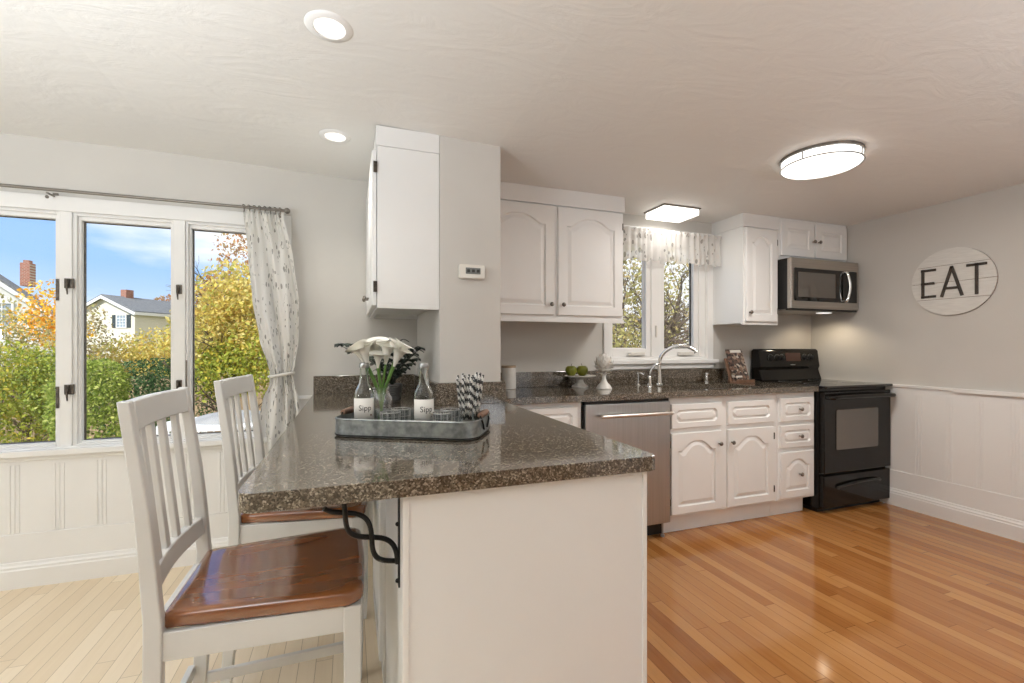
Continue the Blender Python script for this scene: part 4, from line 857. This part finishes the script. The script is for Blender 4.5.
def bottle(u, v_, label, rot):
    b_ = thing('glass_bottle', label, 'bottle', place(u, v_), rot, 'clear glass bottles on the tray')
    prof = [(.001, .004), (.024, .001), (.028, .004), (.029, .012), (.029, .116), (.0285, .122), (.026, .131), (.0195, .145), (.0150, .155), (.0130, .172), (.0115, .203), (.0135, .206), (.0135, .213), (.0115, .215)]
    MB().lathe(prof, n=32, caps=False).build('glass', M['clear'], b_, smooth=60, local=True, solid=.003)
    MB().lathe([(.0152, .206), (.0158, .209), (.0152, .219), (.013, .222), (.001, .2225)], n=28).build('cap', M['cork'], b_, smooth=40, local=True)
    lb = MB().grid(lambda p, q: (.0312*math.cos(-PI/2-1.5+3.0*p), .0312*math.sin(-PI/2-1.5+3.0*p), .032+.078*q), 24, 1).build('label', M['paper'], b_, smooth=90, local=True, solid=.0004)
    wrap(text_mb('Sipp', .025), .0318, -PI/2, .071).build('lettering', M['ink'], lb, local=True, fixn=False)
    MB().lathe([(.001, .0), (.0034, 0), (.0034, .0004), (.001, .0004)], n=12).xf(lambda p: (.0320*math.cos(-PI/2+.62+p.x/.032), .0320*math.sin(-PI/2+.62+p.x/.032), .056+p.y)).build('label_dot', M['standwood'], lb, local=True)
    return b_
bottle(.074, .085, 'clear capped glass bottle labelled Sipp, left on the tray beside the lilies', math.radians(4))
bottle(.276, .085, 'clear capped glass bottle labelled Sipp, in the middle of the tray', math.radians(8))
# jar vase with lilies
JV = place(.112, .130)
jv = thing('jar_vase', 'clear glass jar vase holding white calla lilies on the tray', 'vase', JV)
MB().lathe([(.001, .004), (.030, .002), (.035, .006), (.036, .02), (.036, .095), (.034, .106), (.027, .116), (.026, .134), (.029, .137), (.029, .141), (.0265, .141), (.0245, .116), (.033, .10), (.0335, .02), (.030, .007), (.001, .007)], n=32, caps=False).build('glass', M['thin'], jv, smooth=60, local=True)
VX = Vector((math.cos(-.34), math.sin(-.34), 0)); VY = Vector((math.sin(.34), math.cos(.34), 0))   # across / along the viewing direction of the group
def lily(k, dx, dy, hz, tilt, face, size, label):
    top_ = Vector(JV)+VX*dx+VY*dy+Vector((0, 0, hz)); base = Vector(JV)+VX*(-dx*.22)+VY*(-dy*.22)+Vector((0, 0, .012))
    neck = Vector(JV)+VX*(dx*.27)+VY*(dy*.30)+Vector((0, 0, .135))
    c = thing('calla_lily', label, 'flower', base, 0, 'white calla lilies in the jar')
    ctrl = [base, neck*.5+base*.5, neck, (neck*.4+top_*.6)+Vector((0, 0, .004)), top_]
    MB().tube(bez(ctrl, 5), .0038, 7).build('stem', M['stem'], c, smooth=60)
    ax_ = (VX*math.sin(tilt)+Vector((0, 0, math.cos(tilt)))).normalized()
    f0 = (VX*math.cos(face)+VY*math.sin(face)); f0 = (f0-ax_*f0.dot(ax_)).normalized(); s0 = ax_.cross(f0)
    def sp(u, v_):
        a = 2*PI*u; back = .5-.5*math.cos(a)      # the lip toward f0 is low, the back rises to a tip
        t_ = v_; h = size*t_*(1.02+.22*back**2)
        r = size*(.06+.20*t_+.22*t_**3)
        k_ = max(0, t_-.72)/.28; curl = size*.16*k_*(1-.45*back); drop = size*.14*k_*k_*(1-.5*back)
        return top_+ax_*(h-drop)+(f0*math.cos(a)+s0*math.sin(a))*(r+curl)+f0*(size*.06*t_*t_)
    MB().grid(sp, 28, 14).build('petal', M['petal'], c, smooth=180, fixn=False)
    MB().tube([top_+ax_*size*.15, top_+ax_*size*.45, top_+ax_*size*.68], [.0028, .0032, .0015], 7).build('spadix', M['spadix'], c, smooth=60)
L5 = [(-.068, .0, .214, -.50, 2.6, .064, 'white calla lily at the far left of the bouquet'), (-.044, -.022, .206, -.30, -2.4, .066, 'white calla lily left of centre with its throat turned to the left'),
      (-.018, .02, .226, -.10, -1.4, .068, 'tallest white calla lily near the middle of the bouquet'), (-.004, -.030, .200, .05, -1.2, .050, 'small low white calla bud in the front middle of the bouquet'),
      (.020, -.010, .212, .14, -.9, .068, 'white calla lily just right of the middle of the bouquet'), (.046, .015, .222, .28, .0, .064, 'white calla lily right of centre at the back of the bouquet'),
      (.056, -.020, .205, .42, -.5, .066, 'white calla lily leaning to the right in front of the bouquet'), (.060, .008, .226, .45, .3, .060, 'white calla lily at the far right of the bouquet, tipped outward'), (-.03, .03, .222, -.2, 2.4, .06, 'white calla lily at the back left of the bouquet')]
for k, a in enumerate(L5): lily(k, a[0]*.84, a[1], a[2]+.004, a[3]*.72, *a[4:])
# drinking glasses
def tumbler(u, v_, label):
    g = thing('tumbler', label, 'glass', place(u, v_), 0, 'cut glass tumblers on the tray')
    md_ = lambda a, k: 1+(.035*(1 if math.cos(12*a) > 0 else -1) if 2 <= k <= 5 else 0)
    prof = [(.001, .003), (.024, .001), (.028, .006), (.0285, .022), (.029, .026), (.0295, .042), (.030, .052), (.031, .070), (.029, .070), (.028, .052), (.0265, .014), (.001, .012)]
    MB().lathe(prof, n=48, caps=False, mod=md_).build('bowl', M['thin'], g, smooth=30, local=True)
    mb = MB()
    for z in (.024, .047): mb.tube([(.0302*math.cos(2*PI*i/32), .0302*math.sin(2*PI*i/32), z) for i in range(32)], .0014, 5, closed=True)
    for i in range(10): a = 2*PI*i/10; mb.tube([(.0285*math.cos(a), .0285*math.sin(a), .006), (.0312*math.cos(a), .0312*math.sin(a), .066)], .0018, 5)
    mb.tube([(.0305*math.cos(2*PI*i/32), .0305*math.sin(2*PI*i/32), .069) for i in range(32)], .0016, 5, closed=True)
    mb.build('cut_band', M['cutglass'], g, smooth=60, local=True)
tumbler(.176, .058, 'nearer of the two cut glass tumblers in front of the lily jar'); tumbler(.176, .140, 'farther cut glass tumbler, between lily jar and middle bottle')
tumbler(.342, .070, 'cut glass tumbler right of the middle bottle'); tumbler(.342, .150, 'cut glass tumbler next to the jar of striped straws')
# straws in a glass
SJ = place(.422, .100)
sj = thing('straw_jar', 'clear glass jar of black and white striped paper straws', 'jar', SJ)
MB().lathe([(.001, .004), (.026, .002), (.030, .006), (.033, .088), (.031, .088), (.0285, .010), (.001, .008)], n=32, caps=False).build('glass', M['thin'], sj, smooth=60, local=True)
random.seed(3)
for k in range(18):
    a = 2*PI*k/18*5+.3; rad = .024 if k % 2 else .013
    top_ = Vector(SJ)+Vector((math.cos(a+.5)*rad*1.75, math.sin(a+.5)*rad*1.5, .172+.022*random.random())); bot = Vector(SJ)+Vector((math.cos(a)*rad*.85, math.sin(a)*rad*.85, .011))
    L = 36; P = [bot+(top_-bot)*(i/L) for i in range(L+1)]
    mb = MB(); mb.tube(P, .0043, 8, mis=lambda i, j: 1 if ((i*3//2+j) % 8) < 4 else 0)
    tag(mb.build('paper_straw', [M['straw_w'], M['straw_b']], None, smooth=60), 'black and white striped paper straw standing in the glass jar', 'straw', 'striped straws in the jar')
# dark plant in ribbed pot behind the tray
PP = (.205, 2.42, CT+.001)
pl = thing('potted_plant', 'dark-leaved plant in a ribbed dark pot behind the white lilies', 'plant', PP)
prof = [(.038, 0)]+[(.042+.008*k/14+(.003 if k % 2 else 0), .004+.084*k/14) for k in range(15)]+[(.046, .090), (.001, .086)]
MB().lathe(prof, n=36).build('pot', M['ribpot'], pl, smooth=25, local=True)
random.seed(11)
for k in range(11):
    a = 2*PI*k/11+.2; sp_ = .10+.07*random.random(); hh = .20+.10*random.random()
    if k in (4, 5, 6): sp_ = .24; hh = .28
    P = bez([(0, 0, .08), (math.cos(a)*sp_*.3, math.sin(a)*sp_*.3, hh*.65), (math.cos(a)*sp_, math.sin(a)*sp_*.9, hh)], 6)
    st = MB().tube(P, [.003]*(len(P)-1)+[.0015], 6).build('stem', M['darkleaf'], pl, smooth=60, local=True)
    for i in range(4, len(P), 2):
        for sd in (-1, 1):
            d = (P[i]-P[i-1]).normalized(); sdv = d.cross(Vector((0, 0, 1))); sdv = sdv.normalized() if sdv.length > .01 else Vector((1, 0, 0)); ld = (d*.6+sdv*sd*.9).normalized(); wv = ld.cross(Vector((0, 0, 1))).normalized(); lng = .066
            mb = MB(); mb.grid(lambda u, v_: P[i]+ld*(lng*v_)+wv*((u-.5)*.036*math.sin(PI*min(.98, max(.02, v_))))+Vector((0, 0, .012*math.sin(PI*v_)-.02*v_*v_-.006*abs(u-.5))), 4, 8)
            mb.build('leaf', M['darkleaf'], st, smooth=180, local=True, fixn=False, solid=.0006)

# ================================================================== OUTDOORS
GZ = -1.05
tag(MB().box(-60, 60, YB+.151, 110, GZ-.3, GZ).build('garden_ground', M['ground']), kind='structure')
tag(MB().box(-4.5, 1.5, YB+.151, 6.7, GZ, -.32).build('patio_slab', M['patio']), kind='structure')
def quads(rng, centers, size, flat=0):
    """leaf blades: one bent quad pair per leaf"""
    vs = []; fs = []
    for p in centers:
        n = Vector((rng.gauss(0, 1), rng.gauss(0, 1), rng.gauss(0, 1)+flat)).normalized(); a = n.orthogonal().normalized(); b_ = n.cross(a)
        th_ = rng.random()*2*PI; a, b_ = a*math.cos(th_)+b_*math.sin(th_), b_*math.cos(th_)-a*math.sin(th_)
        s = size*(.6+.8*rng.random()); i = len(vs)
        vs += [p-a*s*.5, p+b_*s*.28-n*s*.06, p+a*s*.55, p-b_*s*.28-n*s*.06]
        fs += [(i, i+1, i+2), (i, i+2, i+3)]
    return vs, fs
def plant(name, label, cat, base, lobes, nleaf, size, leafset, trunk=None, rng_seed=1, shell=.55, group=None, twigs=0, twig_r=.012, weights=(4, 4, 2, 2)):
    """lobes: (dx,dy,z,rx,ry,rz) leaf masses; twigs: bare branches fanning out of the trunk top"""
    rng = random.Random(rng_seed); root = thing(name, label, cat, base, 0, group); B = Vector(base); B0 = Vector((base[0], base[1], 0))
    mb = MB(); tot = sum(l[3]*l[4]+l[3]*l[5] for l in lobes)
    for l in lobes:
        n = int(nleaf*(l[3]*l[4]+l[3]*l[5])/tot); C_ = []
        bumps = [(Vector((rng.gauss(0, 1), rng.gauss(0, 1), rng.gauss(0, 1))).normalized(), rng.uniform(-.25, .25)) for _ in range(9)]
        for _ in range(n):
            d = Vector((rng.gauss(0, 1), rng.gauss(0, 1), rng.gauss(0, 1))).normalized(); r = shell+(1-shell)*rng.random()**.6
            r *= 1+sum(bb*max(0, d.dot(q))**3 for q, bb in bumps); C_.append(B0+Vector((l[0]+d.x*r*l[3], l[1]+d.y*r*l[4], l[2]+d.z*r*l[5])))
        C_ = [p for p in C_ if p.z > GZ+.02]
        vs, fs = quads(rng, C_, size); mi = []
        for _ in C_:
            k = rng.choices(range(4), weights)[0]; mi += [k, k]
        mb.add(vs, fs, mi)
    if lobes: mb.build('foliage', LV[leafset], root, fixn=False)
    if trunk:
        h, r = trunk; mb = MB(); top_ = B+Vector((rng.uniform(-.1, .1)*h, rng.uniform(-.1, .1)*h, h))
        mb.tube(bez([B-Vector((0, 0, .05)), B+Vector((.02*h, 0, h*.5)), top_], 5), [r*(1-.045*i) for i in range(11)], 8)
        def branch(p, d, L, r, depth):
            q = p+d*L*.5+Vector((rng.uniform(-.1, .1), rng.uniform(-.1, .1), .05))*L; e_ = q+(d+Vector((rng.uniform(-.35, .35), rng.uniform(-.35, .35), rng.uniform(-.05, .3)))).normalized()*L*.5
            mb.tube([p, q, e_], [r, r*.75, r*.5], 5)
            if depth > 0:
                for _ in range(3):
                    dd_ = (d+Vector((rng.gauss(0, .55), rng.gauss(0, .55), rng.gauss(.1, .45)))).normalized(); branch(q.lerp(e_, rng.random()), dd_, L*.68, r*.55, depth-1)
        for _ in range(twigs):
            st_ = (B+Vector((0, 0, h*rng.uniform(.45, 1)))); d = Vector((rng.gauss(0, .7), rng.gauss(0, .7), rng.uniform(.3, 1))).normalized(); branch(st_, d, h*.33*rng.uniform(.7, 1.2), twig_r*2.2, 3)
        mb.build('trunk', M['bark'], root, smooth=60, fixn=False)
    return root
plant('autumn_tree', 'yellow autumn tree filling the right-hand pane of the dining window', 'tree', (-2.15, 10.3, GZ), [(0.05, 0, 2.22, .62, .6, .62), (.25, .1, 1.75, .85, .8, .75), (-.35, 0, 1.5, .75, .8, .7), (.45, -.1, 1.15, .75, .7, .6)], 9500, .085, 'yellow', (1.8, .07), 2, .3, twigs=7, twig_r=.012)
plant('autumn_shrub', 'yellow-green shrub below the yellow tree, in front of the fence', 'shrub', (-1.75, 10.0, GZ), [(.1, 0, .95, .95, .6, .62), (-.5, .1, .8, .7, .6, .6)], 5000, .075, 'yellowgreen', (.8, .03), 3, .35)
plant('bare_tree', 'bare reddish tree rising above the yellow autumn tree', 'tree', (-2.9, 16.5, GZ), [(0, 0, 4.2, 1.2, 1.0, 1.3)], 900, .12, 'rust', (3.4, .08), 4, .2, twigs=12, twig_r=.016)
plant('autumn_tree', 'rust-brown tree standing behind the far cream house', 'tree', (-21.3, 70, GZ), [(0, 0, 5.6, 3.0, 2, 2.3), (-2.4, 0, 4.9, 2.2, 2, 1.7)], 4500, .30, 'rust', (5, .2), 5, .3, twigs=8, twig_r=.05)
plant('autumn_tree', 'pinkish-brown tree to the right of the far cream house', 'tree', (-10.6, 47, GZ), [(0, 0, 5.0, 2.6, 2, 3.2)], 3500, .28, 'rust', (5, .2), 15, .3, twigs=8, twig_r=.05)
plant('autumn_tree', 'orange and yellow tree beside the white house in the left pane', 'tree', (-7.55, 15.4, GZ), [(.1, 0, 2.35, .62, .6, .70), (-.15, .1, 1.75, .8, .6, .55), (.3, 0, 1.6, .6, .6, .5)], 1700, .095, 'orange', (1.9, .06), 6, .25, twigs=9, twig_r=.012)
plant('autumn_shrub', 'golden shrub in front of the far cream house', 'shrub', (-6.3, 16.8, GZ), [(0, 0, .75, .85, .7, .75), (.9, -.4, .95, .8, .7, .85), (1.6, -.8, 1.0, .7, .7, .9)], 4600, .095, 'yellow', (1.2, .05), 7, .25, twigs=7, twig_r=.012)
plant('brush_thicket', 'tan and olive brush between the round shrub and the cream house', 'shrub', (-7.6, 18.8, GZ), [(-.35, 0, 1.5, .45, .6, 1.3), (.7, -.5, .75, .8, .6, .8), (1.9, -.9, .6, 1.0, .7, .8), (3.0, -1.4, .6, .9, .7, .9)], 4600, .10, 'tan', (1.4, .04), 8, .2, twigs=14, twig_r=.012)
plant('round_shrub', 'bright green rounded shrub in the middle pane beside the fence', 'shrub', (-3.72, 8.7, GZ), [(0, 0, .55, .50, .5, .52), (.02, 0, .10, .46, .46, .72)], 6500, .055, 'green', (.5, .03), 9, .72)
plant('round_shrub', 'dark evergreen shrub behind the stool backs in the middle pane', 'shrub', (-3.5, 10.6, GZ), [(0, 0, .52, .72, .6, .50), (.35, 0, .2, .72, .6, .75), (-.3, 0, 0, .6, .6, .7)], 6500, .060, 'dark', (.5, .03), 10, .7)
plant('garden_shrub', 'leafy yellow-green shrub across the lower half of the left pane', 'shrub', (-5.35, 10.5, GZ), [(-.35, 0, .82, .75, .6, .50), (.30, .1, .55, .60, .6, .66), (-.2, 0, .35, 1.0, .6, .5), (-.1, .1, -.15, .9, .6, .5)], 9000, .065, 'yellowgreen', (.8, .03), 11, .45, twigs=5, twig_r=.008)
plant('garden_shrub', 'green shrub beside the left pane mullion at the fence', 'shrub', (-4.85, 10.4, GZ), [(0, 0, .35, .50, .5, .75)], 3200, .06, 'green', (.6, .03), 12, .45)
plant('twiggy_bush', 'grey twiggy bush in front of the white house', 'shrub', (-7.6, 13.8, GZ), [(0, 0, 1.7, .9, .6, .7), (.5, 0, 1.1, .9, .6, .6)], 1500, .075, 'olive', (1.5, .04), 13, .1, twigs=20, twig_r=.010)
# kitchen window trees
plant('oak_tree', 'tall bare-branched tree outside the right kitchen window sash', 'tree', (6.15, 7.6, GZ), [(0, 0, 2.6, 1.1, .9, 1.5), (-.4, .2, 1.3, .9, .8, .8)], 1100, .085, 'olive', (2.6, .06), 21, .15, twigs=16, twig_r=.014)
plant('oak_tree', 'spreading tree with few leaves outside the left kitchen window sash', 'tree', (4.75, 7.2, GZ), [(0, 0, 2.5, .9, .9, 1.4)], 1000, .085, 'olive', (2.6, .06), 22, .15, twigs=16, twig_r=.014)
plant('garden_shrub', 'olive-yellow shrub low outside the left kitchen window sash', 'shrub', (3.75, 5.9, GZ), [(0, 0, 1.0, .75, .6, .75), (.5, .3, .4, .8, .6, .9)], 4200, .055, 'olive', (1.2, .04), 23, .4)
plant('garden_shrub', 'brownish leafy shrub low outside the right kitchen window sash', 'shrub', (6.4, 8.6, GZ), [(0, 0, .6, 1.3, .8, .9)], 2600, .075, 'olive', (1.2, .04), 24, .3, twigs=8)
plant('autumn_tree', 'distant rust and olive tree beyond the kitchen window', 'tree', (11.5, 15, GZ), [(0, 0, 3.0, 3, 2.2, 2.6), (-3, 0, 2.0, 2.4, 2, 2.0)], 2000, .16, 'tan', (3, .12), 25, .2, twigs=14, twig_r=.03)
# stockade fence: one thing, boards inside its mesh
fe = thing('stockade_fence', 'weathered tan board fence behind the shrubs', 'fence', (-5, 13.2, GZ))
A0, A1 = Vector((-10.5, 15.6, 0)), Vector((.6, 11.4, 0)); dF = (A1-A0).normalized(); nF = Vector((-dF.y, dF.x, 0)); LF = (A1-A0).length
mb = MB(); rng = random.Random(5); k = 0
while k*.105 < LF:
    a = A0+dF*k*.105; b_ = a+dF*.099; h = .48+rng.uniform(-.02, .02); t_ = nF*.02
    mb.hexa([(p.x, p.y, GZ) for p in (a, b_, b_+t_, a+t_)], [(p.x, p.y, h) for p in (a, b_, b_+t_, a+t_)]); k += 1
mb.build('board_panel', M['fencewood'], fe)
for z in (-.3, .3): MB().hexa([(p.x, p.y, z) for p in (A0+nF*.02, A1+nF*.02, A1+nF*.06, A0+nF*.06)], [(p.x, p.y, z+.08) for p in (A0+nF*.02, A1+nF*.02, A1+nF*.06, A0+nF*.06)]).build('rail', M['fencewood'], fe)
# houses
def house(name, label, E, ang, W, L, eave, rise, wall, over=.3):
    h = thing(name, label, 'house', (E[0], E[1], GZ)); r = Vector((math.cos(ang), math.sin(ang), 0)); w_ = Vector((-math.sin(ang), math.cos(ang), 0)); O = Vector((E[0], E[1], 0))
    def Q(a, b_, z): p = O+r*a+w_*b_; return (p.x, p.y, z)
    mb = MB(); mb.loops([[Q(a, 0, GZ), Q(a, W, GZ), Q(a, W, eave), Q(a, W/2, eave+rise), Q(a, 0, eave)] for a in (0, L)]); mb.build('walls', wall, h)
    sl_ = rise/(W/2); mb = MB()
    for b0, b1 in ((-over, W/2), (W+over, W/2)):
        zz0 = eave-over*sl_; mb.hexa([Q(-over, b0, zz0+.02), Q(L+over, b0, zz0+.02), Q(L+over, b1, eave+rise+.02), Q(-over, b1, eave+rise+.02)], [Q(-over, b0, zz0+.2), Q(L+over, b0, zz0+.2), Q(L+over, b1, eave+rise+.2), Q(-over, b1, eave+rise+.2)])
    mb.build('roof', M['shingle'], h)
    mb = MB(); e0 = eave-over*sl_
    for b0, b1 in ((-over, W/2), (W+over, W/2)):
        mb.hexa([Q(-over-.05, b0, e0-.12), Q(-over, b0, e0-.12), Q(-over, b1, eave+rise-.12), Q(-over-.05, b1, eave+rise-.12)], [Q(-over-.05, b0, e0+.10), Q(-over, b0, e0+.10), Q(-over, b1, eave+rise+.10), Q(-over-.05, b1, eave+rise+.10)])
    mb.hexa([Q(-over, -over-.05, e0-.1), Q(L+over, -over-.05, e0-.1), Q(L+over, -over, e0-.1), Q(-over, -over, e0-.1)], [Q(-over, -over-.05, e0+.12), Q(L+over, -over-.05, e0+.12), Q(L+over, -over, e0+.12), Q(-over, -over, e0+.12)])
    mb.build('fascia_board', M['patiomet'], h)
    return h, Q
def hwin(h, Q, b0, b1, z0, z1, shut=0):
    mb = MB(); f = lambda b_, z, n: Q(-n, b_, z)
    def bx(a, c, z0_, z1_, n0, n1, m_): m_.add([f(b_, z, n) for z in (z0_, z1_) for b_, n in ((a, n0), (c, n0), (c, n1), (a, n1))], [(0, 3, 2, 1), (4, 5, 6, 7), (0, 1, 5, 4), (1, 2, 6, 5), (2, 3, 7, 6), (3, 0, 4, 7)])
    bx(b0-.08, b0, z0-.08, z1+.08, 0, .06, mb); bx(b1, b1+.08, z0-.08, z1+.08, 0, .06, mb); bx(b0, b1, z0-.08, z0, 0, .06, mb); bx(b0, b1, z1, z1+.08, 0, .06, mb)
    for k in (1, 2): q = b0+(b1-b0)*k/3; bx(q-.02, q+.02, z0, z1, 0, .04, mb); 
    for k in (1, 2, 3): q = z0+(z1-z0)*k/4; bx(b0, b1, q-.02, q+.02, 0, .04, mb)
    wd = mb.build('window', M['patiomet'], h); mb = MB(); bx(b0, b1, z0, z1, 0, .015, mb); mb.build('pane', M['winglass'], wd)
    if shut:
        for a, c in ((b0-.10-shut, b0-.10), (b1+.10, b1+.10+shut)): mb = MB(); bx(a, c, z0-.05, z1+.05, 0, .05, mb); mb.build('shutter', M['shutter'], h)
hA, Q = house('house', 'cream clapboard house with shuttered gable window, far off in the middle pane', (-15.47, 42.6), math.radians(60), 5.5, 12, 3.9, 1.2, M['siding2'])
hwin(hA, Q, .80, 1.62, 2.76, 3.65, .34)
mb = MB(); c0 = [Q(a, b_, 4.2) for a, b_ in ((1.4, 2.5), (2.0, 2.5), (2.0, 3.05), (1.4, 3.05))]; c1_ = [(x, y, 5.85) for x, y, z in c0]; mb.hexa(c0, c1_); mb.build('chimney', M['brick'], hA)
hB, Q = house('house', 'white house with a brick chimney at the left edge of the left pane', (-13.2, 27.2), math.radians(109), 6.0, 5, 2.75, 2.6, M['siding'])
hwin(hB, Q, 1.15, 2.0, 2.15, 3.15)
mb = MB(); p = Vector((-15.9, 31.1, 0)); c0 = [(p.x+a, p.y+b_, 4.4) for a, b_ in ((-.2, -.24), (.2, -.24), (.2, .24), (-.2, .24))]; mb.hexa(c0, [(x, y, 5.6) for x, y, z in c0]); q = [(p.x+a*.6, p.y+b_*.6, 5.6) for a, b_ in ((-.2, -.24), (.2, -.24), (.2, .24), (-.2, .24))]; mb.hexa(q, [(x, y, 5.75) for x, y, z in q]); mb.build('chimney', M['brick'], hB)
# patio table with a scalloped metal edge and a folded cover on it
gt_ = thing('patio_table', 'white metal patio table with pierced edge, just outside the window', 'table', (-1.25, 5.72, -.32))
mb = MB(); mb.lathe([(.001, .70), (.52, .70), (.53, .71), (.52, .72), (.001, .72)], (-1.25, 5.72, -.32), 40, sx=1.15); mb.build('tabletop', M['patiomet'], gt_, smooth=40)
mb = MB()
for k in range(60):
    a = 2*PI*k/60; x, y = -1.25+.535*1.15*math.cos(a), 5.72+.535*math.sin(a); mb.tube([(x, y, .375+.0), (x, y, .31)], .008, 5)
for z in (.38, .31, .345): mb.tube([(-1.25+.535*1.15*math.cos(2*PI*k/60), 5.72+.535*math.sin(2*PI*k/60), z) for k in range(60)], .008, 5, closed=True)
mb.build('pierced_apron', M['patiomet'], gt_)
for k in range(4):
    a = PI/4+PI/2*k; MB().tube([(-1.25+.42*math.cos(a), 5.72+.40*math.sin(a), .39), (-1.25+.46*math.cos(a), 5.72+.44*math.sin(a), -.32)], .018, 8).build('leg', M['patiomet'], gt_)
mb = MB(); mb.sphere((-1.18, 5.74, .40), .34, 24, 12, sx=1.2, sz=.28); mb.v = [(x, y, max(z, .4005)) for x, y, z in mb.v]; tag(mb.build('seat_cushion', M['cushion'], None, smooth=60), 'pale grey cushion heaped on the white patio table', 'cushion')
